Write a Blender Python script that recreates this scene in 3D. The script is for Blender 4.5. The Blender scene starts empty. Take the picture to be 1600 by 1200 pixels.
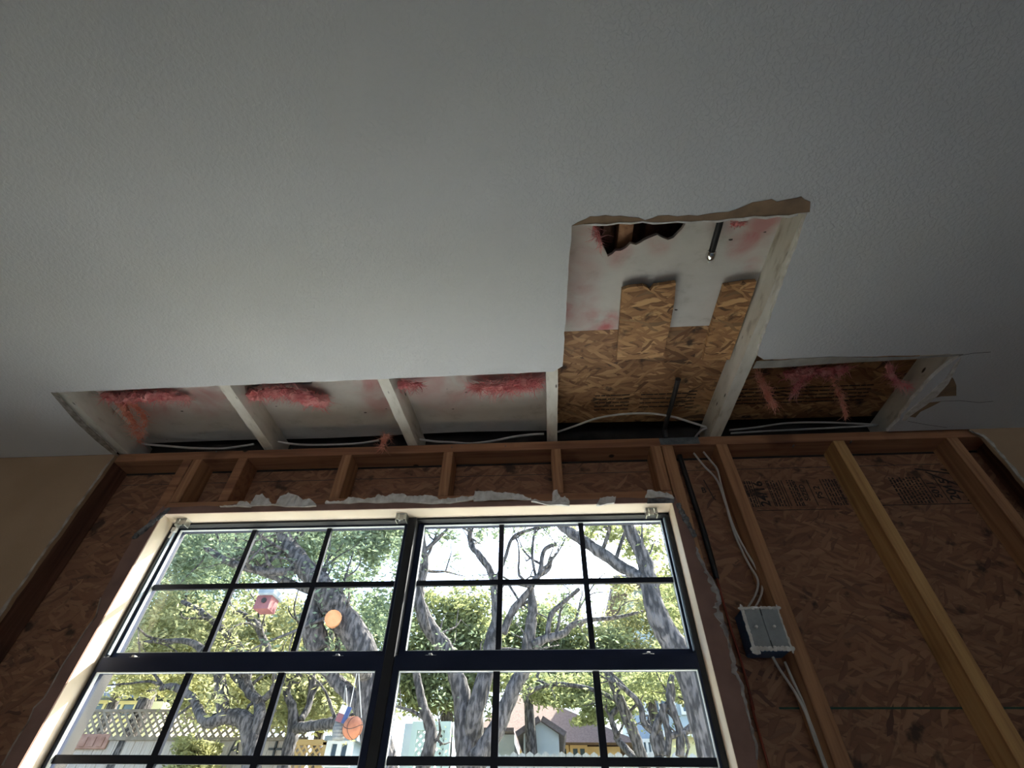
import bpy, bmesh, math, random
from mathutils import Vector, Matrix, noise
R_ = random.Random(7)
CH = 1.307                      # camera height above the room floor
F_PX = 754.2
CR = Vector((0.99796, 0.06296, 0.01075)); CU = Vector((0.03618, -0.69601, 0.71712)); CF = Vector((-0.05263, 0.71527, 0.69686))
sc = bpy.context.scene
# ---------------------------------------------------------------- camera
cam_d = bpy.data.cameras.new('camera'); cam = bpy.data.objects.new('camera', cam_d); sc.collection.objects.link(cam)
cam_d.sensor_fit = 'HORIZONTAL'; cam_d.sensor_width = 36.0; cam_d.lens = 36.0 * F_PX / 1600.0
cam_d.clip_start = 0.02; cam_d.clip_end = 500
m3 = Matrix((CR, CU, -CF)).transposed(); cam.matrix_world = Matrix.Translation((0, 0, CH)) @ m3.to_4x4()
sc.camera = cam
# ---------------------------------------------------------------- view, world, sun
vs = sc.view_settings; vs.view_transform = 'Standard'; vs.look = 'None'; vs.gamma = 1.0; vs.use_curve_mapping = False
vs.exposure = 0.0
sc.cycles.use_denoising = True
sc.cycles.max_bounces = 10; sc.cycles.diffuse_bounces = 6; sc.cycles.transparent_max_bounces = 16
sc.cycles.sample_clamp_indirect = 12.0
SUN_EL = math.radians(46); SUN_AZ = math.radians(38)      # azimuth from +Y towards +X
SKY = 0.95; SUN = 27.0
w = bpy.data.worlds.new('sky'); sc.world = w; w.use_nodes = True
nt = w.node_tree; nt.nodes.clear()
sky = nt.nodes.new('ShaderNodeTexSky'); sky.sky_type = 'NISHITA'; sky.sun_disc = False
sky.sun_elevation = SUN_EL; sky.sun_rotation = SUN_AZ; sky.air_density = 1.0; sky.dust_density = 3.0; sky.ozone_density = 1.0
bg = nt.nodes.new('ShaderNodeBackground'); bg.inputs['Strength'].default_value = SKY
wo = nt.nodes.new('ShaderNodeOutputWorld')
nt.links.new(sky.outputs[0], bg.inputs[0]); nt.links.new(bg.outputs[0], wo.inputs[0])
sd = bpy.data.lights.new('sun', 'SUN'); sd.energy = SUN; sd.angle = math.radians(0.6); sd.color = (1.0, 0.93, 0.82)
so = bpy.data.objects.new('sun', sd); sc.collection.objects.link(so)
sdir = Vector((math.sin(SUN_AZ) * math.cos(SUN_EL), math.cos(SUN_AZ) * math.cos(SUN_EL), math.sin(SUN_EL)))
so.location = (4, 9, 9); so.rotation_euler = sdir.to_track_quat('Z', 'Y').to_euler()
pd = bpy.data.lights.new('window_daylight_portal', 'AREA'); pd.shape = 'RECTANGLE'; pd.size = 1.9; pd.size_y = 1.05
pd.cycles.is_portal = True
po = bpy.data.objects.new('window_daylight_portal', pd); sc.collection.objects.link(po)
po.location = (-0.46, 1.72, CH + 0.38); po.rotation_euler = (math.radians(-90), 0, 0)

pd2 = bpy.data.lights.new('rear_daylight_portal', 'AREA'); pd2.shape = 'RECTANGLE'; pd2.size = 2.8; pd2.size_y = 1.85; pd2.cycles.is_portal = True
po2 = bpy.data.objects.new('rear_daylight_portal', pd2); sc.collection.objects.link(po2)
po2.location = (0, -3.26, CH - .4); po2.rotation_euler = (math.radians(90), 0, 0)
# ---------------------------------------------------------------- measuring helpers (photo pixel -> point on a known plane)
def ray(px, py): return CR * ((px - 800) / F_PX) + CU * ((600 - py) / F_PX) + CF
def atY(px, py, Y): d = ray(px, py); return d * (Y / d.y)
def atZ(px, py, Z): d = ray(px, py); return d * (Z / d.z)

# ---------------------------------------------------------------- materials
def mat(name):
    m = bpy.data.materials.new(name); m.use_nodes = True
    return m, m.node_tree, m.node_tree.nodes['Principled BSDF']
def N(nt, t, **k):
    n = nt.nodes.new(t)
    for a, b in k.items():
        if a in n.inputs: n.inputs[a].default_value = b
        else: setattr(n, a, b)
    return n
def ramp(nt, fac, cols):
    r = nt.nodes.new('ShaderNodeValToRGB'); e = r.color_ramp.elements
    while len(e) < len(cols): e.new(0.5)
    for i, (p, c) in enumerate(cols): e[i].position = p; e[i].color = (*c, 1)
    nt.links.new(fac, r.inputs[0]); return r.outputs[0]
def coords(nt, scale=(1, 1, 1), rot=(0, 0, 0)):
    tc = nt.nodes.new('ShaderNodeTexCoord'); mp = nt.nodes.new('ShaderNodeMapping')
    mp.inputs['Scale'].default_value = scale; mp.inputs['Rotation'].default_value = rot
    nt.links.new(tc.outputs['Object'], mp.inputs[0]); return mp.outputs[0]
def mixc(nt, a, b, fac):
    m = nt.nodes.new('ShaderNodeMix'); m.data_type = 'RGBA'
    for s, v in ((m.inputs[6], a), (m.inputs[7], b), (m.inputs[0], fac)):
        if isinstance(v, bpy.types.NodeSocket): nt.links.new(v, s)
        elif isinstance(v, (int, float)): s.default_value = v
        else: s.default_value = (*v, 1)
    return m.outputs[2]
def bump(nt, b, h, strength, dist=0.002):
    n = N(nt, 'ShaderNodeBump', Strength=strength, Distance=dist); nt.links.new(h, n.inputs['Height'])
    nt.links.new(n.outputs[0], b.inputs['Normal'])
def noisy(name, c1, c2, scale=8, rough=0.8, bs=0.0, bd=0.002, bscale=60, sc3=(1, 1, 1), lo=.35, hi=.65, metal=0):
    m, nt, b = mat(name); co = coords(nt, sc3)
    n = N(nt, 'ShaderNodeTexNoise', Scale=scale, Detail=5.0); nt.links.new(co, n.inputs['Vector'])
    nt.links.new(ramp(nt, n.outputs[0], [(lo, c1), (hi, c2)]), b.inputs['Base Color'])
    b.inputs['Roughness'].default_value = rough; b.inputs['Metallic'].default_value = metal
    if bs:
        n2 = N(nt, 'ShaderNodeTexNoise', Scale=bscale, Detail=4.0); nt.links.new(co, n2.inputs['Vector'])
        bump(nt, b, n2.outputs[0], bs, bd)
    return m
def wood(name, c1, c2, c3, axis, knots=True):
    m, nt, b = mat(name); s = [38, 38, 38]; s[axis] = 2.2
    co = coords(nt, s); n = N(nt, 'ShaderNodeTexNoise', Scale=1.0, Detail=6.0, Distortion=0.6); nt.links.new(co, n.inputs['Vector'])
    col = ramp(nt, n.outputs[0], [(.3, c1), (.5, c2), (.72, c3)])
    co2 = coords(nt, (1, 1, 1)); n2 = N(nt, 'ShaderNodeTexNoise', Scale=5.0, Detail=3.0); nt.links.new(co2, n2.inputs['Vector'])
    col = mixc(nt, col, (c1[0] * .45, c1[1] * .4, c1[2] * .4), ramp(nt, n2.outputs[0], [(.58, (0, 0, 0)), (.72, (.6, .6, .6))]))
    if knots:
        v = N(nt, 'ShaderNodeTexVoronoi', Scale=5.5); nt.links.new(co2, v.inputs['Vector'])
        col = mixc(nt, col, (.035, .02, .012), ramp(nt, v.outputs['Distance'], [(.05, (1, 1, 1)), (.075, (0, 0, 0))]))
    nt.links.new(col, b.inputs['Base Color']); b.inputs['Roughness'].default_value = .75
    bump(nt, b, n.outputs[0], .35, .002); return m
def osb(name, ramp_cols, plane, scale=1.0, dark=.0):
    """wood-strand board: layers of long flakes in random directions, each flake its own tone"""
    m, nt, b = mat(name); tc = nt.nodes.new('ShaderNodeTexCoord'); last = None; hh = None
    for k, (ang, sx, sy, th) in enumerate(((.06, 9, 62, None), (-.22, 11, 74, .50), (.30, 9, 66, .58), (-.55, 14, 80, .70), (.85, 15, 85, .82))):
        mp = nt.nodes.new('ShaderNodeMapping'); mp.inputs['Location'].default_value = (k * 3.1, k * 1.7, k * 2.3)
        rt = [0, 0, 0]; s = [1, 1, 1]
        if plane == 'xy': rt[2] = ang; s = [sx, sy, 1]
        else: rt[1] = ang; s = [sx, 1, sy]
        mp.vector_type = 'TEXTURE' if False else 'POINT'
        rotm = nt.nodes.new('ShaderNodeVectorRotate'); rotm.rotation_type = 'Z_AXIS' if plane == 'xy' else 'Y_AXIS'; rotm.inputs['Angle'].default_value = ang
        nt.links.new(tc.outputs['Object'], rotm.inputs['Vector']); nz = N(nt, 'ShaderNodeTexNoise', Scale=9.0, Detail=2.0)
        nt.links.new(tc.outputs['Object'], nz.inputs['Vector'])
        ad = nt.nodes.new('ShaderNodeVectorMath'); ad.operation = 'MULTIPLY_ADD'; ad.inputs[1].default_value = (.05, .05, .05)
        nt.links.new(nz.outputs['Color'], ad.inputs[0]); nt.links.new(rotm.outputs[0], ad.inputs[2])
        mp.inputs['Scale'].default_value = [q * scale if q > 1 else 1 for q in s]; nt.links.new(ad.outputs[0], mp.inputs[0])
        v = N(nt, 'ShaderNodeTexVoronoi', Scale=1.0, Randomness=1.0); v.voronoi_dimensions = '3D'; nt.links.new(mp.outputs[0], v.inputs['Vector'])
        sep = nt.nodes.new('ShaderNodeSeparateColor'); nt.links.new(v.outputs['Color'], sep.inputs[0])
        col = ramp(nt, sep.outputs[0], ramp_cols)
        edge = ramp(nt, v.outputs['Distance'], [(.5, (1, 1, 1)), (.95, (.72, .68, .66))])
        mx = nt.nodes.new('ShaderNodeMix'); mx.data_type = 'RGBA'; mx.blend_type = 'MULTIPLY'; mx.inputs[0].default_value = 1
        nt.links.new(col, mx.inputs[6]); nt.links.new(edge, mx.inputs[7]); col = mx.outputs[2]
        if last is None: last = col; hh = sep.outputs[1]
        else:
            f = ramp(nt, sep.outputs[2], [(th, (0, 0, 0)), (th + .02, (1, 1, 1))])
            last = mixc(nt, last, col, f); hm = nt.nodes.new('ShaderNodeMix'); nt.links.new(f, hm.inputs[0]); nt.links.new(hh, hm.inputs[2]); nt.links.new(sep.outputs[1], hm.inputs[3]); hh = hm.outputs[0]
    fine = N(nt, 'ShaderNodeTexNoise', Scale=14.0, Detail=4.0); nt.links.new(tc.outputs['Object'], fine.inputs['Vector'])
    last = mixc(nt, last, (.03, .017, .012), ramp(nt, fine.outputs[0], [(.60, (0, 0, 0)), (.68, (.85, .85, .85))]))
    nt.links.new(last, b.inputs['Base Color']); b.inputs['Roughness'].default_value = .7
    bump(nt, b, hh, .5, .002); return m
M = {}
M['ceil'] = noisy('ceiling_texture_paint', (.55, .56, .56), (.60, .61, .61), 3, .85, .55, .004, 95)
def ceil_mat():
    m, nt, b = mat('ceiling_knockdown_paint'); co = coords(nt)
    n = N(nt, 'ShaderNodeTexNoise', Scale=105.0, Detail=3.0, Distortion=.4); nt.links.new(co, n.inputs['Vector'])
    r = ramp(nt, n.outputs[0], [(.42, (0, 0, 0)), (.56, (1, 1, 1))]); bump(nt, b, r, .3, .002)
    n2 = N(nt, 'ShaderNodeTexNoise', Scale=1.5, Detail=3.0); nt.links.new(co, n2.inputs['Vector'])
    nt.links.new(ramp(nt, n2.outputs[0], [(.3, (.60, .61, .62)), (.7, (.66, .67, .67))]), b.inputs['Base Color']); b.inputs['Roughness'].default_value = .8
    return m
M['ceil'] = ceil_mat()
M['tan'] = noisy('tan_wall_paint', (.36, .24, .14), (.41, .28, .17), 4, .85, .3, .002, 150)
M['paper'] = noisy('brown_drywall_paper', (.20, .135, .085), (.30, .20, .12), 20, .95, .3, .001, 60)
M['mauve'] = noisy('drywall_paper_at_window', (.20, .115, .09), (.29, .17, .135), 9, .9, .2, .001, 80)
M['gypsum'] = noisy('broken_gypsum', (.55, .52, .47), (.78, .76, .72), 40, .95, .6, .003, 90)
M['reveal'] = noisy('cream_reveal_paint', (.80, .66, .49), (.86, .75, .60), 2.5, .6, .15, .001, 120)
def joist_mat():
    m, nt, b = mat('cream_painted_joist'); co = coords(nt, (1, .35, 1)); n = N(nt, 'ShaderNodeTexNoise', Scale=30.0, Detail=6.0); nt.links.new(co, n.inputs['Vector'])
    c = ramp(nt, n.outputs[0], [(.28, (.40, .36, .28)), (.42, (.64, .61, .52)), (.7, (.74, .71, .62))])
    v = N(nt, 'ShaderNodeTexVoronoi', Scale=26.0); nt.links.new(co, v.inputs['Vector']); c = mixc(nt, c, (.06, .045, .03), ramp(nt, v.outputs['Distance'], [(.09, (1, 1, 1)), (.14, (0, 0, 0))]))
    nt.links.new(c, b.inputs['Base Color']); b.inputs['Roughness'].default_value = .8; bump(nt, b, n.outputs[0], .4, .001); return m
M['joist'] = joist_mat()
WL, WM, WH = (.24, .105, .05), (.40, .20, .095), (.52, .29, .15)
M['woodz'] = wood('pine_vertical', WL, WM, WH, 2)
M['woodx'] = wood('pine_along_wall', (.20, .085, .045), (.34, .155, .075), (.44, .22, .11), 0)
M['woodd'] = wood('old_dark_pine', (.07, .03, .02), (.13, .06, .035), (.2, .1, .06), 2, False)
M['wood_new'] = wood('yellow_new_pine', (.38, .19, .07), (.56, .32, .12), (.68, .42, .19), 2)
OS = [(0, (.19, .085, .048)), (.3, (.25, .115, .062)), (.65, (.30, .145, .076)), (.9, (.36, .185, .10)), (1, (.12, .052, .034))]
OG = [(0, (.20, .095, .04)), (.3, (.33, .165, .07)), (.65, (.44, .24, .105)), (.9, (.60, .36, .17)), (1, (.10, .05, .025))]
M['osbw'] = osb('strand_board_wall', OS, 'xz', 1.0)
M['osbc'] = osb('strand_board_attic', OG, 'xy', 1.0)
M['osbs'] = osb('strand_board_offcut', [(p, (c[0] * 1.15, c[1] * 1.15, c[2] * 1.1)) for p, c in OG], 'xy', 1.25)
def board_mat(org, spots):
    """old white board; pink fibre stains of their own shape at the given places (x, y, radius, strength)"""
    m, nt, b = mat('old_white_board_with_pink_fibres'); co = coords(nt, (1, 1, 1))
    n = N(nt, 'ShaderNodeTexNoise', Scale=7.0, Detail=8.0, Distortion=1.2); nt.links.new(co, n.inputs['Vector'])
    g = N(nt, 'ShaderNodeTexNoise', Scale=9.0, Detail=8.0, Roughness=.65); nt.links.new(coords(nt, (1, 1.6, 1)), g.inputs['Vector'])
    c = ramp(nt, g.outputs[0], [(.25, (.47, .44, .38)), (.45, (.66, .63, .57)), (.7, (.72, .69, .63))])
    pm = ramp(nt, n.outputs[0], [(.35, (0, 0, 0)), (.62, (1, 1, 1))])
    tot = None
    for x, y, rad, st in spots:
        vs = nt.nodes.new('ShaderNodeVectorMath'); vs.operation = 'DISTANCE'; nt.links.new(co, vs.inputs[0]); vs.inputs[1].default_value = (x - org[0], y - org[1], 0)
        mr = nt.nodes.new('ShaderNodeMapRange'); mr.interpolation_type = 'SMOOTHSTEP'; nt.links.new(vs.outputs['Value'], mr.inputs[0]); mr.inputs[1].default_value = rad * .25; mr.inputs[2].default_value = rad; mr.inputs[3].default_value = st; mr.inputs[4].default_value = 0
        if tot is None: tot = mr.outputs[0]
        else:
            mx = nt.nodes.new('ShaderNodeMath'); mx.operation = 'MAXIMUM'; nt.links.new(tot, mx.inputs[0]); nt.links.new(mr.outputs[0], mx.inputs[1]); tot = mx.outputs[0]
    ml = nt.nodes.new('ShaderNodeMath'); ml.operation = 'MULTIPLY'; nt.links.new(tot, ml.inputs[0]); nt.links.new(pm, ml.inputs[1])
    c = mixc(nt, c, (.58, .19, .18), ml.outputs[0])
    v = N(nt, 'ShaderNodeTexVoronoi', Scale=11.0); nt.links.new(coords(nt, (1, 1.8, 1)), v.inputs['Vector'])
    ds = nt.nodes.new('ShaderNodeMath'); ds.operation = 'MULTIPLY_ADD'; ds.inputs[1].default_value = .12; nf = N(nt, 'ShaderNodeTexNoise', Scale=90.0); nt.links.new(co, nf.inputs['Vector']); nt.links.new(nf.outputs[0], ds.inputs[0]); nt.links.new(v.outputs['Distance'], ds.inputs[2])
    c = mixc(nt, c, (.06, .045, .04), ramp(nt, ds.outputs[0], [(.105, (1, 1, 1)), (.13, (0, 0, 0))]))
    nt.links.new(c, b.inputs['Base Color']); b.inputs['Roughness'].default_value = .9; bump(nt, b, g.outputs[0], .3, .002); return m
M['pink'] = noisy('pink_fibreglass', (.82, .27, .27), (.96, .52, .48), 30, .95)
M['pinkd'] = noisy('orange_pink_fibreglass', (.72, .26, .17), (.90, .48, .35), 30, .95)
M['frame'] = noisy('dark_bronze_flare_blue', (.014, .020, .045), (.020, .028, .060), 5, .55)  # dark bronze with the blue cast of lens flare mixed in
M['muntin'] = noisy('dark_muntin', (.012, .014, .022), (.018, .02, .03), 5, .5)
M['silver'] = noisy('zinc_metal', (.45, .45, .43), (.65, .65, .62), 30, .35, metal=.9)
M['track'] = noisy('grey_track_plastic', (.32, .40, .48), (.4, .48, .55), 10, .4)
M['vinyl'] = noisy('pale_glazing_bead', (.6, .64, .64), (.7, .74, .74), 10, .4)
M['eave'] = noisy('eave_shade_black', (.015, .013, .012), (.04, .033, .028), 12, .95)  # near-black colour standing in for the shade of the eave gap
M['black'] = noisy('black_pipe', (.012, .013, .014), (.03, .03, .03), 30, .45, .3)
M['chrome'] = noisy('chrome_fitting', (.7, .7, .7), (.85, .85, .85), 10, .15, metal=1)
M['copper'] = noisy('copper_tube', (.16, .04, .025), (.50, .13, .08), 9, .35, metal=.6)
M['cable'] = noisy('grey_white_cable_jacket', (.45, .42, .38), (.62, .59, .54), 15, .55)
M['cable_dark'] = noisy('aged_cable_jacket', (.26, .24, .22), (.38, .36, .33), 15, .6)
M['blue'] = noisy('blue_plastic_box', (.012, .06, .15), (.02, .09, .2), 10, .45)
M['device'] = noisy('grey_switch_body', (.24, .26, .26), (.33, .35, .35), 25, .6)
M['white'] = noisy('white_plastic', (.7, .69, .66), (.8, .79, .76), 10, .5)
M['ink'] = noisy('black_stamp_ink', (.010, .009, .009), (.05, .035, .03), 60, .85)
M['plate'] = noisy('galvanised_plate', (.10, .12, .13), (.17, .19, .2), 40, .55, metal=.4)
M['cementg'] = noisy('dark_grey_sealant', (.05, .055, .06), (.22, .22, .22), 45, .8, .8, .004, 60)
for k_ in ('frame', 'muntin'): M[k_].node_tree.nodes['Principled BSDF'].inputs['Specular IOR Level'].default_value = .15
def glass_mat():
    m, nt, b = mat('window_glass'); nt.nodes.remove(b); out = nt.nodes['Material Output']
    t = N(nt, 'ShaderNodeBsdfTransparent'); t.inputs[0].default_value = (.93, .96, .96, 1)
    g = N(nt, 'ShaderNodeBsdfGlossy', Roughness=.02); lw = N(nt, 'ShaderNodeLayerWeight', Blend=.5); pw = nt.nodes.new('ShaderNodeMath'); pw.operation = 'POWER'; pw.inputs[1].default_value = 5; nt.links.new(lw.outputs['Facing'], pw.inputs[0]); fr = nt.nodes.new('ShaderNodeMath'); fr.operation = 'MULTIPLY_ADD'; fr.inputs[1].default_value = .8; fr.inputs[2].default_value = .025; nt.links.new(pw.outputs[0], fr.inputs[0])
    mx = nt.nodes.new('ShaderNodeMixShader'); nt.links.new(fr.outputs[0], mx.inputs[0]); nt.links.new(t.outputs[0], mx.inputs[1]); nt.links.new(g.outputs[0], mx.inputs[2])
    nt.links.new(mx.outputs[0], out.inputs[0]); return m
M['glass'] = glass_mat()
def leaf_mat(name, c, t):
    m, nt, b = mat(name); nt.nodes.remove(b); out = nt.nodes['Material Output']
    gi = nt.nodes.new('ShaderNodeNewGeometry'); 
    rp = ramp(nt, gi.outputs['Random Per Island'], [(0, tuple(q * .6 for q in c)), (.6, c), (1, tuple(min(1, q * 1.5) for q in c))])
    d = nt.nodes.new('ShaderNodeBsdfDiffuse'); nt.links.new(rp, d.inputs[0])
    rt = ramp(nt, gi.outputs['Random Per Island'], [(0, tuple(q * .6 for q in t)), (1, t)])
    tr = nt.nodes.new('ShaderNodeBsdfTranslucent'); nt.links.new(rt, tr.inputs[0])
    mx = nt.nodes.new('ShaderNodeMixShader'); mx.inputs[0].default_value = .45
    nt.links.new(d.outputs[0], mx.inputs[1]); nt.links.new(tr.outputs[0], mx.inputs[2]); nt.links.new(mx.outputs[0], out.inputs[0]); return m
M['leafa'] = leaf_mat('olive_oak_leaves', (.20, .23, .13), (.42, .46, .20))
M['leafy'] = leaf_mat('yellow_green_leaves', (.29, .30, .16), (.62, .61, .29))
M['leafd'] = leaf_mat('blue_green_oak_leaves', (.17, .22, .16), (.30, .38, .22))
M['bark'] = noisy('oak_bark', (.030, .027, .028), (.135, .12, .118), 36, .95, 1.0, .035, 30, (1, 1, .3), .42, .60)
M['cut'] = noisy('fresh_cut_wood', (.50, .20, .08), (.66, .30, .14), 12, .8)
M['fence'] = noisy('weathered_fence_boards', (.34, .29, .26), (.44, .39, .35), 9, .9, .3, .004, 20, (8, 1, .5))
M['fencew'] = noisy('pale_fence_boards', (.36, .36, .37), (.48, .48, .49), 9, .9, 0, .004, 20, (8, 1, .5))
M['rooft'] = noisy('brown_shingles', (.13, .08, .06), (.20, .13, .10), 20, .95, .5, .01, 40)
M['roofp'] = noisy('grey_pink_shingles', (.12, .10, .11), (.18, .15, .16), 20, .95, .5, .01, 40)
M['roofb'] = noisy('blue_grey_roof', (.14, .18, .25), (.18, .22, .3), 20, .9)
M['wallo'] = noisy('orange_plaster', (.60, .40, .18), (.68, .47, .22), 3, .9)
M['wally'] = noisy('yellow_siding', (.66, .60, .34), (.74, .68, .42), 3, .9)
M['wallg'] = noisy('pale_grey_siding', (.38, .42, .44), (.45, .49, .51), 3, .9)
M['wallb'] = noisy('pale_blue_siding', (.36, .43, .47), (.42, .49, .53), 3, .9)
M['winout'] = noisy('dark_house_window', (.05, .08, .11), (.10, .14, .18), 2, .15)
M['grass'] = noisy('dry_lawn', (.30, .30, .14), (.48, .44, .26), 6, .95, .5, .02, 30)
M['paving'] = noisy('rear_paving', (.30, .30, .30), (.38, .38, .38), 3, .9)
M['floor'] = noisy('grey_subfloor', (.13, .133, .14), (.18, .183, .19), 3, .7)
M['ballc'] = noisy('orange_ball_leather', (.30, .10, .05), (.38, .14, .07), 30, .7, .4, .002, 200)
M['ball_line'] = noisy('ball_seam', (.02, .015, .015), (.03, .02, .02), 10, .7)
M['ribbed'] = noisy('grey_ribbed_pot', (.12, .12, .12), (.2, .2, .19), 10, .7)
M['red'] = noisy('red_paint', (.19, .06, .065), (.25, .09, .09), 10, .6)
M['navy'] = noisy('navy_paint', (.03, .05, .14), (.05, .08, .2), 10, .6)
M['greyp'] = noisy('grey_paint', (.2, .24, .27), (.3, .33, .36), 10, .7)
M['green_lattice'] = noisy('pale_lattice_paint', (.38, .47, .43), (.46, .54, .50), 5, .7)

# ---------------------------------------------------------------- object helpers
COL = sc.collection
def tag(o, label=None, cat=None, group=None, kind=None):
    if label: o['label'] = label
    if cat: o['category'] = cat
    if group: o['group'] = group
    if kind: o['kind'] = kind
    return o
WLOC = {}
def empty(name, loc, label=None, cat=None, group=None, kind=None):
    o = bpy.data.objects.new(name, None); o.empty_display_size = .05; COL.objects.link(o)
    p = Vector(loc) + Vector((0, 0, CH)); o.location = p; WLOC[o.name] = p
    return tag(o, label, cat, group, kind)
def obj(name, bm, m, parent=None, smooth=False, mats=None):
    """link a bmesh (camera-height coordinates) as ONE object with its origin at its base centre"""
    for v in bm.verts: v.co.z += CH
    xs = [v.co for v in bm.verts]
    lo = Vector([min(c[i] for c in xs) for i in range(3)]); hi = Vector([max(c[i] for c in xs) for i in range(3)])
    o0 = Vector(((lo.x + hi.x) / 2, (lo.y + hi.y) / 2, lo.z))
    for v in bm.verts: v.co -= o0
    me = bpy.data.meshes.new(name); bm.to_mesh(me); bm.free()
    for mm in (mats or [m]): me.materials.append(mm)
    if smooth:
        for f in me.polygons: f.use_smooth = True
    o = bpy.data.objects.new(name, me); COL.objects.link(o); WLOC[o.name] = o0
    if parent: o.parent = parent; o.location = o0 - WLOC[parent.name]
    else: o.location = o0
    return o
def box(bm, x0, x1, y0, y1, z0, z1, bev=0, mi=0, wob=0):
    vs = [bm.verts.new((x, y, z)) for z in (z0, z1) for y in (y0, y1) for x in (x0, x1)]
    fs = [bm.faces.new([vs[i] for i in q]) for q in ((0, 2, 3, 1), (4, 5, 7, 6), (0, 1, 5, 4), (2, 6, 7, 3), (0, 4, 6, 2), (1, 3, 7, 5))]
    for f in fs: f.material_index = mi
    if bev:
        es = list({e for f in fs for e in f.edges}); bmesh.ops.bevel(bm, geom=es, offset=bev, segments=1, affect='EDGES')
    return vs
def obox(bm, c, ax, ay, az):
    """box from centre and three half-axis vectors"""
    c, ax, ay, az = map(Vector, (c, ax, ay, az))
    vs = [bm.verts.new(c + ax * a + ay * b + az * d) for d in (-1, 1) for b in (-1, 1) for a in (-1, 1)]
    for q in ((0, 2, 3, 1), (4, 5, 7, 6), (0, 1, 5, 4), (2, 6, 7, 3), (0, 4, 6, 2), (1, 3, 7, 5)): bm.faces.new([vs[i] for i in q])
def bar(bm, a, b, w_, t_, up=(0, 1, 0)):
    a, b = Vector(a), Vector(b); d = (b - a); L = d.length; d.normalize(); s = d.cross(Vector(up)).normalized(); u = s.cross(d)
    obox(bm, (a + b) / 2, d * L / 2, s * w_ / 2, u * t_ / 2)
def smoothpath(pts, rad, k=5):
    P = [Vector(p) for p in pts]; o = []; r = []
    for i in range(len(P) - 1):
        p0, p1, p2, p3 = P[max(i - 1, 0)], P[i], P[i + 1], P[min(i + 2, len(P) - 1)]
        for j in range(k):
            t = j / k; o.append(.5 * ((2 * p1) + (p2 - p0) * t + (2 * p0 - 5 * p1 + 4 * p2 - p3) * t * t + (3 * p1 - p0 - 3 * p2 + p3) * t ** 3)); r.append(rad[i] * (1 - t) + rad[i + 1] * t)
    o.append(P[-1]); r.append(rad[-1]); return o, r
def tube(bm, pts, rad, n=8, k=5, flat=1.0, rough=0.0, mi=0):
    if not isinstance(rad, (list, tuple)): rad = [rad] * len(pts)
    P, r = smoothpath(pts, rad, k) if k > 1 else ([Vector(p) for p in pts], list(rad))
    rings = []; s = None
    for i, p in enumerate(P):
        d = (P[min(i + 1, len(P) - 1)] - P[max(i - 1, 0)]).normalized()
        if s is None: s = d.cross(Vector((.31, .2, .93))).normalized()
        s = (s - d * s.dot(d)).normalized(); u = d.cross(s)
        ring = []
        for j in range(n):
            a = 2 * math.pi * j / n; q = s * math.cos(a) + u * math.sin(a) * flat
            rr = r[i]
            if rough: rr *= 1 + rough * (noise.noise((p + q * r[i]) * (1.1 / max(r[i], .01))))
            ring.append(bm.verts.new(p + q * rr))
        rings.append(ring)
    for a, b in zip(rings, rings[1:]):
        for j in range(n): bm.faces.new((a[j], a[(j + 1) % n], b[(j + 1) % n], b[j])).material_index = mi
    bm.faces.new(rings[0][::-1]).material_index = mi; bm.faces.new(rings[-1]).material_index = mi
def slab(bm, poly, axis, a, b):
    """extrude a 2-D outline: axis 'z' -> poly is (x,y), 'y' -> (x,z)"""
    mk = (lambda p, h: (p[0], p[1], h)) if axis == 'z' else (lambda p, h: (p[0], h, p[1]))
    va = [bm.verts.new(mk(p, a)) for p in poly]; vb = [bm.verts.new(mk(p, b)) for p in poly]
    bm.faces.new(va); bm.faces.new(vb[::-1])
    for i in range(len(poly)):
        j = (i + 1) % len(poly); bm.faces.new((va[i], va[j], vb[j], vb[i]))
    bmesh.ops.recalc_face_normals(bm, faces=bm.faces)
def jag(a, b, n, amp, seed=1, dirn=None):
    """ragged line from a to b (end points kept)"""
    rr = random.Random(seed); a, b = Vector(a), Vector(b); d = b - a; nn = Vector((-d.y, d.x)).normalized(); o = []
    for i in range(n):
        t = i / n; o.append(tuple(a + d * t + nn * (0 if i == 0 else rr.uniform(-amp, amp))))
    return o
B = bmesh.new
def thing(name, bm, m, label, cat, group=None, **k): return tag(obj(name, bm, m, **k), label, cat, group)
def struct(name, bm, m, parent=None, **k):
    o = obj(name, bm, m, parent, **k)
    if not parent: o['kind'] = 'structure'
    return o

# ================================================================ ROOM SHELL
H = 1.133; HT = H + .0127; D = 1.487; S0 = 1.500; S1 = 1.589; PZ = 1.235
FZ = -CH
# ceiling with the cut-out
left = [(-1.703, D)] + jag((-1.703, D - .002), (-1.696, 1.124), 14, .0035, 3)
strip = jag((-1.696, 1.124), (.082, 1.112), 60, .0014, 4)
hl = jag((.082, 1.112), (.100, .603), 22, .0016, 5)
far = [(.100, .603)] + [(atZ(x, y, H).x, atZ(x, y, H).y) for x, y in ((912, 351), (930, 350), (948, 351), (966, 348), (985, 348), (1004, 346), (1020, 348), (1036, 348), (1058, 346), (1080, 347), (1100, 345), (1122, 345), (1142, 342), (1160, 341), (1178, 338), (1196, 339), (1214, 337), (1232, 337), (1246, 334))]
hr = jag((.676, .601), (.694, 1.094), 26, .0028, 6)
strip2 = jag((.694, 1.094), (1.333, 1.101), 24, .0016, 7)
right = [(1.333, 1.101), (1.318, 1.13), (1.304, 1.165), (1.296, 1.20), (1.290, 1.235), (1.292, 1.27), (1.284, 1.31), (1.290, 1.35), (1.286, 1.39), (1.296, 1.42), (1.29, 1.45), (1.285, D)]
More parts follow.
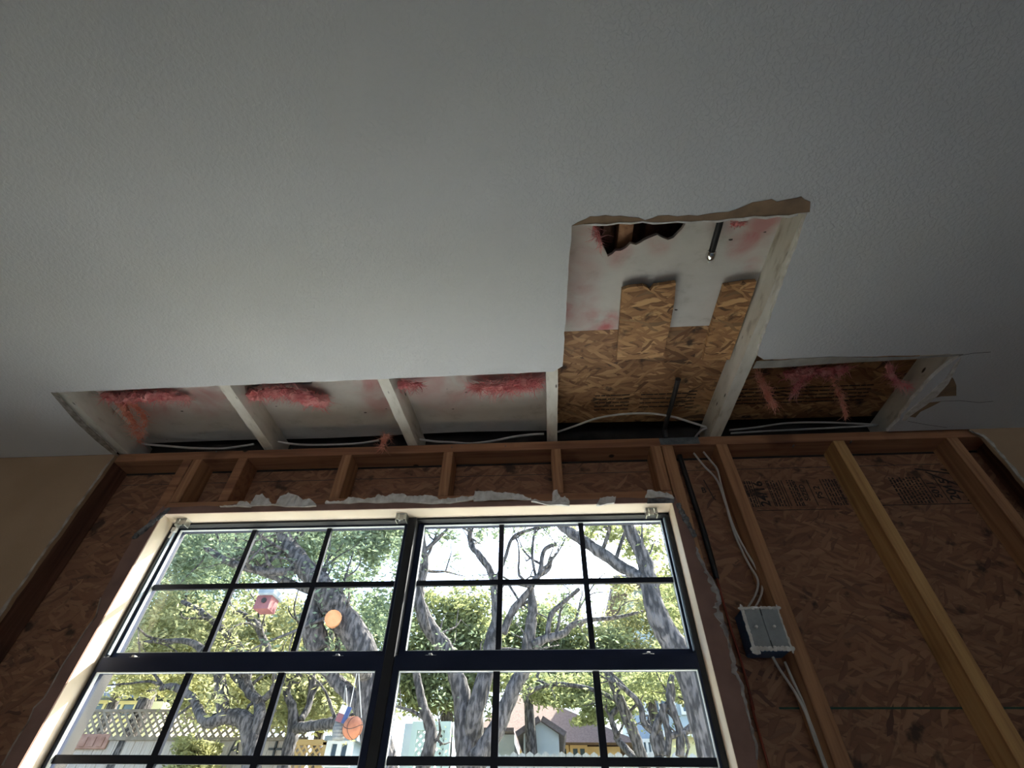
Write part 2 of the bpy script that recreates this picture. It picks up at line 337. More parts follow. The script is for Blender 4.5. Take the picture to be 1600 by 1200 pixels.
outline = [(-3, D), (-3, -3.2), (3, -3.2), (3, D)] + right[::-1] + strip2[::-1][:-1] + hr[::-1] + far[::-1] + hl[::-1][:-1] + strip[::-1] + left[::-1][:-1]
def dedupe(P):
    o = []
    for p in P:
        if not o or (Vector(p) - Vector(o[-1])).length > 1e-4: o.append(p)
    return o
outline = dedupe(outline)
bm = B(); slab(bm, outline, 'z', H, HT); bmesh.ops.triangulate(bm, faces=[f for f in bm.faces if len(f.verts) > 4])
ceiling = struct('ceiling', bm, M['ceil'], mats=[M['ceil']])
# gypsum colour on the ceiling's cut edges
ceiling.data.materials.append(M['gypsum'])
for p in ceiling.data.polygons:
    if abs(p.normal.z) < .5: p.material_index = 1
def ztri(poly, z0, z1):
    bm = B(); slab(bm, dedupe(poly), 'z', z0, z1); bmesh.ops.triangulate(bm, faces=[f for f in bm.faces if len(f.verts) > 4]); return bm
Q = lambda l, z=H: [(atZ(x, y, z).x, atZ(x, y, z).y) for x, y in l]
up_edge = [(893, 353), (903, 347), (915, 342), (922, 338), (934, 338), (946, 336), (958, 338), (970, 337), (984, 339), (998, 340), (1008, 344), (1018, 341), (1028, 337), (1044, 336), (1058, 338), (1076, 336), (1090, 337), (1106, 334), (1122, 332), (1138, 331), (1150, 327), (1162, 322), (1176, 316), (1190, 314), (1206, 311), (1214, 315), (1228, 312), (1244, 309), (1252, 307), (1256, 311), (1266, 315), (1265, 331)]
low_edge = [(1246, 333), (1232, 336), (1214, 336), (1196, 338), (1178, 337), (1160, 340), (1142, 341), (1122, 344), (1100, 344), (1080, 346), (1058, 345), (1036, 347), (1020, 347), (1004, 345), (985, 347), (966, 347), (948, 350), (930, 349), (912, 350)]
tag(obj('torn_paper', ztri(Q(up_edge + low_edge), H - .0012, H - .0001), M['paper'], ceiling), 'brown paper bared where the ceiling face tore away')
rg = [(x, y + d) for (x, y), d in zip(low_edge, [3, 4, 2, 4, 3, 5, 2, 3, 2, 3, 2, 2, 3, 2, 3, 2, 2, 3, 2])]
tag(obj('gypsum_lip', ztri(Q(low_edge[:] + rg[::-1]), H - .003, H - .0006), M['gypsum'], ceiling), 'white crumbled gypsum lip')
e = [(1176, 575), (1230, 573), (1290, 568), (1350, 565), (1420, 561), (1470, 557), (1492, 556), (1504, 553), (1470, 555), (1420, 557), (1350, 558), (1300, 557), (1240, 560), (1228, 562), (1182, 564)]
tag(obj('torn_paper', ztri(Q(e), H - .0022, H - .0004), noisy('grey_paper_edge', (.30, .29, .25), (.42, .40, .36), 20, .9), ceiling), 'grey paper edge along the narrow cut')
pr = [(1501, 558), (1489, 572), (1478, 590), (1466, 600), (1452, 614), (1438, 626), (1424, 637), (1414, 646), (1409, 656), (1413, 657), (1420, 650), (1434, 640), (1446, 632), (1460, 621), (1472, 608), (1481, 598), (1492, 577)]
tag(obj('gypsum_lip', ztri(Q(pr), H - .004, H - .0008), M['gypsum'], ceiling), 'pale torn gypsum edge at the right end')
pt = [(1472, 608), (1481, 598), (1484, 585), (1490, 592), (1494, 602), (1494, 618), (1470, 619), (1455, 623)]
tag(obj('torn_paper', ztri(Q(pt), H - .0012, H - .0001), M['paper'], ceiling), 'brown torn flap patch')
pt = [(1416, 650), (1432, 638), (1448, 629), (1470, 627), (1455, 635), (1438, 643), (1430, 652)]
tag(obj('torn_paper', ztri(Q(pt), H - .0012, H - .0001), M['paper'], ceiling), 'lower brown torn patch')
lc = [(80, 613), (88, 614), (110, 636), (134, 662), (160, 686), (186, 712), (180, 712), (150, 688), (120, 660), (96, 632)]
tag(obj('gypsum_lip', ztri(Q(lc), H - .002, H - .0003), noisy('dark_cut_edge', (.16, .14, .12), (.34, .32, .28), 40, .9), ceiling), 'dark cut edge at the left end')  # dark mottled strip along the left cut edge
# hairline cracks beside the right end
bm = B()
for pts in ([(1498, 556), (1520, 552), (1548, 550)], [(1470, 627), (1500, 626), (1530, 629), (1552, 627)], [(1418, 658), (1450, 664), (1480, 668)]):
    P = [atZ(x, y, H - .0004) for x, y in pts]
    for a, b in zip(P, P[1:]): bar(bm, a, b, .0012, .0006, (0, 0, 1))
obj('crack', bm, M['black'], ceiling)
# window wall: strand-board sheathing with the opening
OX0, OX1, OZ0, OZ1 = -1.378, .458, -.13, .872
bm = B()
ZT = 1.10; box(bm, -3, OX0, S1, S1 + .012, FZ, ZT); box(bm, OX1, 3, S1, S1 + .012, FZ, ZT)
box(bm, OX0, OX1, S1, S1 + .012, FZ, OZ0); box(bm, OX0, OX1, S1, S1 + .012, OZ1, ZT)
wall_w = struct('wall_front', bm, M['osbw'])
bm = B(); pl = [(-1.703, H)] + [(x, z) for x, z in jag((-1.703, H), (-1.716, FZ), 70, .0025, 11)][1:] + [(-1.716, FZ), (-3, FZ), (-3, H)]
slab(bm, pl, 'y', D, S0 - .0005); bmesh.ops.triangulate(bm, faces=[f for f in bm.faces if len(f.verts) > 4])
wl = struct('wall_front_left', bm, M['tan'])
bm = B(); pl = [(-1.703, H - .004)] + jag((-1.703, H - .004), (-1.716, FZ), 70, .003, 11)[1:] + [(-1.735, FZ)] + jag((-1.735, FZ), (-1.712, H - .004), 70, .004, 12)[1:]
slab(bm, pl, 'y', D - .002, D - .0003); bmesh.ops.triangulate(bm, faces=[f for f in bm.faces if len(f.verts) > 4])
tag(obj('torn_edge', bm, noisy('plaster_edge_brown', (.26, .2, .15), (.5, .44, .38), 30, .9), wl), 'pale ragged cut edge')
bm = B(); pl = [(3, H), (3, FZ), (1.635, FZ)] + jag((1.635, FZ), (1.60, H), 70, .0025, 13)[1:] + [(1.575, H)]
slab(bm, pl, 'y', D, S0 - .0005); bmesh.ops.triangulate(bm, faces=[f for f in bm.faces if len(f.verts) > 4])
wr = struct('wall_front_right', bm, M['tan'])
pl = [(1.635, FZ)] + jag((1.635, FZ), (1.600, H - .012), 90, .0035, 14)[1:] + [(1.570, H - .005), (1.572, H - .014), (1.592, H - .02), (1.606, H - .03)] + jag((1.612, H - .04), (1.640, FZ), 90, .0035, 15)[1:]
bm = B(); slab(bm, pl, 'y', D - .003, D - .0003); bmesh.ops.triangulate(bm, faces=[f for f in bm.faces if len(f.verts) > 4])
tag(obj('torn_edge', bm, noisy('crumbled_edge', (.34, .31, .26), (.60, .57, .50), 45, .95), wr), 'white crumbling cut edge')
bm = B(); box(bm, -3.012, -3, -3.2, S0, FZ, 1.62); struct('wall_left', bm, M['tan'])
bm = B(); box(bm, 3, 3.012, -3.2, S0, FZ, 1.62); struct('wall_right', bm, M['tan'])
BX0, BX1, BZ = -1.4, 1.4, .50          # unseen glazed door added behind the camera to let in fill daylight
bm = B(); box(bm, -3, BX0, -3.212, -3.2, FZ, 1.62); box(bm, BX1, 3, -3.212, -3.2, FZ, 1.62); box(bm, BX0, BX1, -3.212, -3.2, BZ, 1.62); struct('wall_back', bm, M['tan'])
w2 = empty('added_rear_window', (0, -3.206, FZ), kind='structure'); bm = B()
for x in (BX0, -.04, BX1 - .08): box(bm, x, x + .08, -3.23, -3.19, FZ, BZ)
box(bm, BX0 + .08, BX1 - .08, -3.23, -3.19, BZ - .08, BZ); box(bm, BX0 + .08, BX1 - .08, -3.23, -3.19, FZ, FZ + .06); bmesh.ops.remove_doubles(bm, verts=bm.verts, dist=1e-6)
obj('window_frame', bm, M['frame'], w2)
for a_, b_ in ((BX0 + .08, -.04), (.04, BX1 - .08)):
    bm = B(); box(bm, a_, b_, -3.212, -3.208, FZ + .06, BZ - .08); obj('glass_pane', bm, M['glass'], w2)
bm = B(); box(bm, -14, 14, -16, -3.31, FZ - .2, FZ - .12); struct('trim_5', bm, M['paving'])
bm = B(); box(bm, -3.1, 3.1, -3.3, S1 + .012, FZ - .12, FZ); struct('floor', bm, M['floor'])
bm = B(); box(bm, -3.5, 3.5, -3.7, 1.95, 1.62, 1.66); rd = struct('trim_1', bm, M['woodd'])
# exterior cladding
bm = B(); 
for a in ((-3.2, OX0, FZ - .3, 1.62), (OX1, 3.2, FZ - .3, 1.62), (OX0, OX1, FZ - .3, OZ0), (OX0, OX1, OZ1, 1.62)): box(bm, a[0], a[1], S1 + .0125, S1 + .04, a[2], a[3])
struct('trim_2', bm, M['wallb'])
bm = B(); box(bm, -3, 3, S1 + .0, S1 + .012, 1.1005, 1.62); struct('trim_6', bm, M['eave'])  # dark sheet behind the top plate, eave shade put into its colour
for k, (xa, xb) in enumerate(((-3.04, -3.013), (3.013, 3.04))):
    bm = B(); box(bm, xa, xb, -3.2, S1 + .012, FZ - .3, 1.62); struct('trim_%d' % (3 + k), bm, M['wallb'])

# ================================================================ WALL FRAMING
def stud(x0, x1, z0, z1, m, label, name='wall_stud', lean=0, group=None):
    bm = B(); vs = box(bm, x0, x1, S0, S1 - .0008, z0, z1)
    for v in vs:
        if v.co.z < 0: pass
        v.co.x += lean * (1 - (v.co.z - z0) / (z1 - z0))
    bmesh.ops.subdivide_edges(bm, edges=[e for e in bm.edges if abs(e.verts[0].co.z - e.verts[1].co.z) > .02], cuts=6)
    bmesh.ops.bevel(bm, geom=[e for e in bm.edges if abs((e.verts[0].co - e.verts[1].co).normalized().z) > .9], offset=.0025, segments=1, affect='EDGES')
    return thing(name, bm, m, label, 'wood stud', group)
PT0 = 1.1075
bm = B(); box(bm, -1.80, 3, S0, S1 - .0008, PT0, HT - .0002, .002)
tp = thing('top_plate', bm, M['woodx'], 'long horizontal timber plate running along the top of the open wall', 'wood beam')
bm = B(); 
for px, py in ((338, 706), (456, 702), (706, 699), (790, 697), (1240, 696), (1330, 690)): 
    bm = B(); q = atY(px, py, S0); tube(bm, [q + Vector((0, -.0025, 0)), q + Vector((0, .01, 0))], .0022, 8, 1); obj('nail', bm, M['plate'], tp)
bm = B(); q0 = atY(1031, 691, S0); q1 = atY(1093, 691, S0)
box(bm, q0.x, q1.x, S0 - .0022, S0 - .0002, HT - .034, HT - .003, .0004)
for i in range(5): 
    x = q0.x + (q1.x - q0.x) * (i + .5) / 5; tube(bm, [(x, S0 - .004, HT - .018), (x, S0 - .001, HT - .018)], .0025, 8, 1)
thing('nail_plate', bm, M['plate'], 'dark grey metal protector plate nailed on the top plate beside the corner pipe', 'metal plate')
bm = B(); box(bm, OX0, .4555, S0, S1 - .0008, .8775, .915, .002)
thing('window_header', bm, M['woodx'], 'flat timber header lying right above the window under the short studs', 'wood beam')
def cr(x, w_, m, lab): return stud(x, x + w_, .9155, PT0 - .0005, m, lab, 'cripple_stud', group='short studs over the window')
cr(-1.3765, .038, M['woodz'], 'short orange stud above the window, leftmost of the row, over the corner of the reveal')
cr(-1.190, .038, M['woodx'], 'short reddish stud above the window, second from the left')
cr(-.772, .039, M['woodz'], 'short stud above the left half of the window, directly left of the leaning joist end')
cr(-.372, .038, M['woodz'], 'short stud above the middle of the window, right of the centre mullion')
cr(.042, .038, M['woodz'], 'short stud above the right window, under the joist at the big hole')
cr(.4165, .0385, M['woodz'], 'short stud above the window right corner, pressed against the tall stud')
stud(.4585, .500, FZ + .04, PT0 - .0005, M['woodz'], 'tall stud beside the right edge of the window')
stud(-1.418, -1.379, FZ + .04, PT0 - .0005, M['woodx'], 'dark tall stud beside the left edge of the window')
stud(.660, .701, FZ + .04, PT0 - .0005, M['woodz'], 'orange tall stud carrying the switch box', lean=.018 * 2)
stud(1.084, 1.125, FZ + .04, PT0 - .0005, M['wood_new'], 'yellow knotty tall stud crossing the printed strand board', lean=.02)
stud(1.486, 1.526, FZ + .04, PT0 - .0005, M['woodz'], 'dim tall stud near the right cut edge of the wall', lean=.015)
stud(-1.742, -1.706, FZ + .04, PT0 - .0005, M['woodd'], 'dark tall stud at the left cut edge of the wall')
stud(1.64, 1.678, FZ + .04, PT0 - .0005, M['woodd'], 'dark tall stud behind the right cut edge of the wall')
bm = B(); box(bm, -3, 3, S0, S1 - .0008, FZ, FZ + .038)
thing('bottom_plate', bm, M['woodx'], 'timber plate on the floor under all the wall studs', 'wood beam')

# stamps printed on the wall sheathing
def text(name, s, size, loc, rot, parent, m=M['ink'], align='CENTER', sx=1.0):
    cu = bpy.data.curves.new('t', 'FONT'); cu.body = s; cu.size = size; cu.align_x = align; cu.align_y = 'CENTER'; cu.extrude = .0002; cu.space_character = 1.0; cu.offset = size * .022
    to = bpy.data.objects.new('t', cu); COL.objects.link(to)
    dg = bpy.context.evaluated_depsgraph_get(); me = bpy.data.meshes.new_from_object(to.evaluated_get(dg)); bpy.data.objects.remove(to)
    bm = B(); bm.from_mesh(me)
    for v in bm.verts: v.co.x *= sx
    bm.transform(Matrix.Translation(Vector(loc)) @ rot); return obj(name, bm, m, parent)
RW = Matrix(((1, 0, 0, 0), (0, 0, -1, 0), (0, 1, 0, 0), (0, 0, 0, 1)))            # upright on the wall, facing the room
RUP = RW @ Matrix.Rotation(math.radians(90), 4, 'Z')
zt, zb = 1.0, .893; YO = S1 - .0006; zc = (zt + zb) / 2
text('stamp', '24/16', .046, (.80, YO, zc), RUP, wall_w)
text('stamp', '2015', .044, (1.452, YO, zc), RUP, wall_w)
text('stamp', '5011', .034, (1.40, YO, zc), RUP, wall_w)
text('stamp', 'SIZED', .026, (.95, YO, zc), RUP, wall_w); text('stamp', 'PS 2', .03, (1.0, YO, zc), RUP, wall_w)
text('stamp', 'B', .03, (.597, YO, .965), RW, wall_w)
rr = random.Random(5)
def bars(xs, z0, z1, seg, tw, parent, y=YO):
    bm = B()
    for x in xs:
        z = z0
        while z < z1 - .004:
            L = rr.uniform(*seg); e_ = min(z + L, z1); box(bm, x - tw / 2, x + tw / 2, y - .0002, y + .0002, z, e_); z = e_ + rr.uniform(.0015, .005)
    return obj('stamp', bm, M['ink'], parent)
bars([.752, .762, .770, .835, .846, .855, .866, .905, .915, .924, .93, 1.035, 1.045, 1.056, 1.066, 1.078], zb, zt, (.006, .02), .0045, wall_w)
bars([1.27, 1.282, 1.294, 1.306, 1.318, 1.33, 1.342, 1.354, 1.366], zb, zt, (.004, .014), .006, wall_w)
bm = B()
for x in (.777, .828, .875, .884, .975, 1.022, 1.072, 1.378, 1.423): box(bm, x, x + .003, YO - .0002, YO + .0002, zb, zt)
box(bm, .76, 1.04, YO - .0002, YO + .0002, zb - .016, zb - .0135); box(bm, 1.18, 1.50, YO - .0002, YO + .0002, zb - .006, zb - .003)
for a, b in (((1.44, 1.035), (1.60, 1.0)), ((1.47, 1.02), (1.56, .955)), ((1.50, .955), (1.55, .93)), ((1.53, 1.03), (1.565, 1.02)), ((1.545, .90), (1.60, .905)), ((1.55, .915), (1.60, .89)), ((1.56, .885), (1.6, .93))):
    bar(bm, (a[0] - .06, YO, a[1]), (b[0] - .06, YO, b[1]), .006, .0004, (0, 1, 0))
for a, b in (((.608, 1.01), (.617, .965)), ((.617, .965), (.624, .93)), ((.624, .93), (.63, .925))): bar(bm, (a[0], YO, a[1]), (b[0], YO, b[1]), .004, .0004)
obj('stamp', bm, M['ink'], wall_w)
bm = B(); box(bm, .62, 3, YO - .0002, YO + .0002, .286, .291); tag(obj('board_joint', bm, noisy('green_edge', (.015, .05, .035), (.03, .08, .05), 30, .8), wall_w), 'thin dark green joint line')
bm = B(); box(bm, -1.7, 1.48, YO - .0002, YO + .0002, 1.052, 1.054); obj('board_joint', bm, M['black'], wall_w)

# ================================================================ WINDOW REVEAL AND TORN DRYWALL ROUND IT
RX0, RX1, RZ1, RZ0 = -1.362, .442, .8607, -.10
rv = empty('window_reveal', (-.46, D, RZ0), 'cream painted reveal boards lining the window opening', 'window reveal')
bm = B(); box(bm, OX0 + .001, OX1 - .001, D + .0035, 1.5885, RZ1, .877, .0008); obj('head_board', bm, M['reveal'], rv)
bm = B(); box(bm, OX0 + .001, RX0, D + .0035, 1.5885, RZ0, RZ1 - .0005, .0008); obj('jamb_board', bm, M['reveal'], rv)
bm = B(); box(bm, RX1, OX1 - .001, D + .0035, 1.5885, RZ0, RZ1 - .0005, .0008); obj('jamb_board', bm, M['reveal'], rv)
bm = B(); box(bm, OX0 + .001, OX1 - .001, D - .02, 1.5885, RZ0 - .02, RZ0 - .0005, .002); obj('sill_board', bm, M['reveal'], rv)
Yp = D - .0015
def wq(l, Y=D): return [(atY(x, y, Y).x, atY(x, y, Y).z) for x, y in l]
def yslab(poly, y0, y1):
    bm = B(); slab(bm, dedupe(poly), 'y', y0, y1); bmesh.ops.triangulate(bm, faces=[f for f in bm.faces if len(f.verts) > 4]); return bm
topj = [(256, 793), (285, 792), (320, 790), (345, 791), (368, 787), (392, 789), (430, 791), (470, 789), (510, 788), (545, 786), (580, 786), (620, 785), (660, 786), (700, 785), (740, 784), (760, 784), (800, 783), (840, 786), (870, 787), (905, 786), (935, 784), (950, 779), (975, 777), (1000, 781), (1030, 779), (1052, 779)]
tp_poly = wq(topj); tp_poly = [(OX0 + .002, .895)] + tp_poly + [(OX1 - .002, tp_poly[-1][1]), (OX1 - .002, .8614), (OX0 + .002, .8614)]
bm = yslab([(p[0], max(p[1], .879)) if 0 < i < len(tp_poly) - 2 else p for i, p in enumerate(tp_poly)], D, D + .003)
thing('drywall_remnant', bm, M['mauve'], 'mauve strip of torn drywall left along the top of the window', 'torn drywall', 'torn drywall round the window')
def ridge(top, bot, label, seed):
    """broken gypsum left standing on the strip: ragged plate, thicker where it is tall"""
    rr = random.Random(seed); P = []
    for (x0, y0), (x1, y1) in zip(top, top[1:]):
        for t in (0, .33, .66): P.append((x0 + (x1 - x0) * t + rr.uniform(-.8, .8), y0 + (y1 - y0) * t + rr.uniform(-1.1, 1.1)))
    P.append(top[-1]); P2 = []
    for (x0, y0), (x1, y1) in zip(bot, bot[1:]):
        for t in (0, .5): P2.append((x0 + (x1 - x0) * t, y0 + (y1 - y0) * t + rr.uniform(-.8, .8)))
    P2.append(bot[-1]); pl = wq(P + P2, D - .004); bm = B(); slab(bm, dedupe(pl), 'y', D - .005, D - .0003)
    bmesh.ops.triangulate(bm, faces=bm.faces[:]); bmesh.ops.subdivide_edges(bm, edges=[e for e in bm.edges if e.calc_length() > .008], cuts=1); bmesh.ops.triangulate(bm, faces=bm.faces[:])
    for v in bm.verts:
        if v.co.y < D - .003: v.co.y -= abs(noise.noise(v.co * 70)) * .012
    return thing('broken_plaster', bm, M['gypsum'], label, 'broken plaster', 'torn drywall round the window')
ridge([(344, 791), (368, 790), (375, 784), (386, 784), (392, 790)], [(392, 793), (370, 792), (344, 792)], 'tiny pale plaster peak left of the biggest heap over the left window', 11)
ridge([(391, 790), (398, 776), (410, 773), (420, 780), (424, 788), (432, 788), (438, 776), (452, 771), (466, 775), (474, 781), (486, 780), (494, 788)], [(494, 791), (470, 792), (446, 792), (425, 790), (410, 789), (391, 791)], 'ragged white plaster heap above the left window, between second and third short studs', 1)
ridge([(508, 785), (522, 783), (532, 784), (545, 778), (570, 780), (584, 779), (592, 773), (604, 776), (614, 771), (628, 771), (640, 776), (652, 776), (664, 774), (680, 776), (688, 782), (706, 779), (730, 776), (744, 776)], [(744, 780), (715, 785), (690, 787), (660, 787), (630, 784), (600, 786), (575, 785), (545, 786), (508, 787)], 'long ragged white plaster ridge above the centre of the window', 2)
ridge([(740, 778), (743, 768), (760, 768), (785, 770), (810, 773), (830, 779)], [(830, 781), (800, 780), (765, 781), (740, 783)], 'smooth white plaster ridge between the two short studs right of centre', 3)
ridge([(830, 781), (848, 783), (870, 783), (890, 787)], [(890, 790), (860, 789), (830, 784)], 'thin white plaster tail under the short stud by the big hole', 6)
ridge([(863, 782), (864, 767), (871, 766), (875, 778), (882, 776), (890, 784)], [(890, 787), (875, 785), (863, 784)], 'white plaster spike at the foot of the short stud under the big hole', 4)
ridge([(932, 790), (938, 779), (955, 776), (962, 777), (960, 786)], [(958, 787), (940, 790), (932, 790)], 'pale plaster flake above the right window, left of the dark putty patch', 7)
ridge([(1008, 775), (1012, 766), (1020, 768), (1036, 770), (1050, 774)], [(1053, 779), (1030, 777), (1008, 777)], 'white plaster bit above the upper right window corner', 5)
bm = yslab(wq([(1012, 779), (1053, 779), (1053, 786), (1011, 787)]), D - .0012, D - .0002)
thing('dark_patch', bm, M['cementg'], 'dark grey putty patch on the reveal top above the right bracket', 'putty')
lj = [(248, 797), (238, 806), (230, 818), (222, 828), (213, 834), (206, 842), (203, 851), (196, 862), (186, 880), (176, 900), (166, 918), (158, 934), (154, 950), (150, 964), (136, 982), (122, 1004), (110, 1022), (98, 1040), (84, 1066), (70, 1090), (54, 1106), (44, 1130), (30, 1150), (18, 1170), (4, 1196)]
lp = wq(lj); lp = [(OX0 + .0016, .8955)] + lp + [(lp[-1][0], RZ0), (RX0 - .0008, RZ0), (RX0 - .0008, .8606), (OX0 + .0016, .8606)]
lp = [(min(p[0], OX0 - .004), p[1]) if 0 < i < len(lp) - 3 else p for i, p in enumerate(lp)]
thing('drywall_remnant', yslab(lp, D, D + .003), M['mauve'], 'brown ragged strip of drywall down the left side of the window', 'torn drywall', 'torn drywall round the window')
bm = yslab([(p[0] - .002, p[1]) for p in wq(lj[11:])] + [(p[0] + .001 + .005 * abs(noise.noise(Vector((i * .9, 0, 0)))), p[1]) for i, p in enumerate(wq(lj[11:]))][::-1], D - .0025, D - .0002)
thing('plaster_edge', bm, noisy('shaded_plaster_line', (.20, .14, .11), (.50, .44, .38), 18, .9), 'thin pale plaster line down the strip left of the window', 'plaster edge')  # gypsum line painted grey-brown, its shade put into the colour
# dark putty at the upper left corner
rr = random.Random(3); bm = B()
for i in range(16):
    t = i / 15; c = atY(262 - 52 * t, 797 + 42 * t, D - .003); s = .008 * rr.uniform(.7, 1.3)
    r = bmesh.ops.create_icosphere(bm, subdivisions=2, radius=1, matrix=Matrix.Translation(c) @ Matrix.Diagonal((s * 1.2, .005, s * 1.4, 1)))
    for v in r['verts']: v.co += noise.noise_vector(v.co * 120) * s * .5
thing('dark_putty', bm, M['cementg'], 'lumpy grey black putty at the upper left window corner', 'putty')
rj = [(1056, 790), (1068, 800), (1076, 820), (1084, 840), (1088, 855), (1093, 872), (1104, 892), (1111, 905), (1120, 920), (1126, 938), (1122, 950), (1128, 962), (1134, 985), (1140, 1005), (1147, 1030), (1150, 1050), (1160, 1072), (1163, 1090), (1170, 1120), (1176, 1145), (1182, 1165), (1183, 1195)]
rp = wq(rj); rp = [(OX1 - .0016, .893)] + rp + [(rp[-1][0], RZ0), (RX1 + .0008, RZ0), (RX1 + .0008, .8606), (OX1 - .0016, .8606)]
rp = [(max(p[0], OX1 + .004), p[1]) if 0 < i < len(rp) - 3 else p for i, p in enumerate(rp)]
thing('drywall_remnant', yslab(rp, D, D + .003), M['mauve'], 'mauve brown ragged strip of drywall down the right side of the window', 'torn drywall', 'torn drywall round the window')
rr = random.Random(31); wj = [.006, .008, .010, .013, .017, .011, .016, .020, .013, .006, .010, .012, .005, .007, .004, .006, .003, .003, .003]
rpx = wq(rj[4:]); out = []; inn = []
for i in range(len(rpx) - 1):
    for t in (0, .25, .5, .75):
        x = rpx[i][0] * (1 - t) + rpx[i + 1][0] * t; z = rpx[i][1] * (1 - t) + rpx[i + 1][1] * t; ww = wj[min(i, 18)] * (1 - t) + wj[min(i + 1, 18)] * t
        out.append((x + .002 + rr.uniform(-.0025, .003), z)); inn.append((x - ww * rr.uniform(.35, 1.2), z + rr.uniform(-.003, .003)))
bm = B(); slab(bm, dedupe(out + inn[::-1]), 'y', D - .003, D - .0002); bmesh.ops.triangulate(bm, faces=[f for f in bm.faces if len(f.verts) > 4])
for v in bm.verts:
    if v.co.y < D - .002: v.co.y -= abs(noise.noise(v.co * 60)) * .006
thing('plaster_edge', bm, noisy('flaky_grey_plaster', (.20, .17, .16), (.46, .43, .41), 26, .95, .6, .003, 90), 'flaking grey white plaster edge down the strip right of the window', 'plaster edge')
rr = random.Random(9); bm = B()
for i in range(14):
    t = i / 13; c = atY(1060 + 24 * t, 789 + 46 * t, D - .003); s = .008 * rr.uniform(.7, 1.3)
    r = bmesh.ops.create_icosphere(bm, subdivisions=2, radius=1, matrix=Matrix.Translation(c) @ Matrix.Diagonal((s, .005, s * 1.4, 1)))
    for v in r['verts']: v.co += noise.noise_vector(v.co * 120) * s * .5
thing('dark_putty', bm, M['cementg'], 'speckled grey putty at the upper right window corner', 'putty')

# ================================================================ WINDOW
YU, YL = 1.600, 1.567; GW = .2826; GH = .2074; gl0, gr0 = -1.3458, -.4293; UT, UB = .8496, .4348; LT, LH = .3747, .2057; LB = LT - 2 * LH
win = empty('window_1', (-.46, 1.6, RZ0), kind='structure')
bm = B()
box(bm, RX0 + .0005, -1.352, 1.556, 1.628, RZ0, RZ1 - .001); box(bm, .4265, RX1 - .0005, 1.556, 1.628, RZ0, RZ1 - .001)
box(bm, RX0 + .0005, RX1 - .0005, 1.556, 1.628, .8535, RZ1 - .0008); box(bm, RX0 + .0005, RX1 - .0005, 1.556, 1.628, RZ0, -.078)
box(bm, -.4775, -.449, 1.548, 1.628, RZ0 + .001, RZ1 - .002, .001)
obj('window_frame', bm, noisy('dark_outer_frame', (.006, .0065, .009), (.010, .011, .014), 5, .6), win)
for x in (-1.3515, .4215):
    bm = B(); box(bm, x, x + .004, 1.562, 1.572, .425, .845); tag(obj('balance_track', bm, M['track'], win), 'pale blue grey sash track')
for u, g0 in enumerate((gl0, gr0)):
    g1 = g0 + 3 * GW; a0 = g0 - .006 if u == 0 else g0 - .018; a1 = g1 + .018 if u == 0 else g1 + .006
    bm = B(); y0, y1 = YU - .014, YU + .014
    box(bm, a0, g0, y0, y1, UB - .03, UT + .0035); box(bm, g1, a1, y0, y1, UB - .03, UT + .0035)
    box(bm, g0, g1, y0, y1, UT, UT + .0035); box(bm, g0, g1, y0, y1, UB - .03, UB)
    s = obj('sash', bm, M['frame'], win)
    bm = B(); box(bm, g0 + .0003, g1 - .0003, YU - .0015, YU + .0015, UB + .0003, UT - .0003); obj('glass_pane', bm, M['glass'], s)
    bm = B()
    for i in (1, 2): box(bm, g0 + GW * i - .0085, g0 + GW * i + .0085, YU - .006, YU + .006, UB, UT)
    box(bm, g0, g1, YU - .0055, YU + .0055, UB + GH - .0085, UB + GH + .0085); obj('muntin_grille', bm, M['muntin'], s)
    bm = B(); box(bm, g0, g0 + .0022, YU - .013, YU - .002, UB, UT); box(bm, g1 - .0022, g1, YU - .013, YU - .002, UB, UT); box(bm, g0, g1, YU - .013, YU - .002, UT - .0022, UT); box(bm, g0, g1, YU - .013, YU - .002, UB, UB + .0018); obj('glazing_bead', bm, M['vinyl'], s)
    bm = B(); y0, y1 = YL - .015, YL + .014
    b0 = g0 - .006 if u == 0 else g0 - .018; b1 = g1 + .0185 if u == 0 else g1 + .006
    box(bm, b0, g0, y0, y1, LB - .04, .414); box(bm, g1, b1, y0, y1, LB - .04, .414)
    box(bm, g0, g1, y0, y1, LT, .414); box(bm, g0, g1, y0, y1, LB - .04, LB)
    bmesh.ops.remove_doubles(bm, verts=bm.verts, dist=1e-6)
    s = obj('sash', bm, M['frame'], win)
    bm = B(); box(bm, g0 + .0003, g1 - .0003, YL - .0015, YL + .0015, LB + .0003, LT - .0003); obj('glass_pane', bm, M['glass'], s)
    bm = B()
    for i in (1, 2): box(bm, g0 + GW * i - .0095, g0 + GW * i + .0095, YL - .006, YL + .006, LB, LT)
    box(bm, g0, g1, YL - .0055, YL + .0055, LT - LH - .0095, LT - LH + .0095); obj('muntin_grille', bm, M['muntin'], s)
    bm = B(); box(bm, g0, g0 + .0022, YL - .014, YL - .002, LB, LT); box(bm, g1 - .0022, g1, YL - .014, YL - .002, LB, LT); box(bm, g0, g1, YL - .014, YL - .002, LT - .0022, LT); obj('glazing_bead', bm, M['vinyl'], s)
    for t in (.08, .83):
        x = g0 + (g1 - g0) * t; bm = B(); box(bm, x, x + .035, YL - .004, YL + .008, .4142, .4175, .001); box(bm, x + .012, x + .022, YL - .01, YL + .004, .4142, .421, .001)
        tag(obj('sash_latch', bm, M['silver'], s), 'small silver latch')
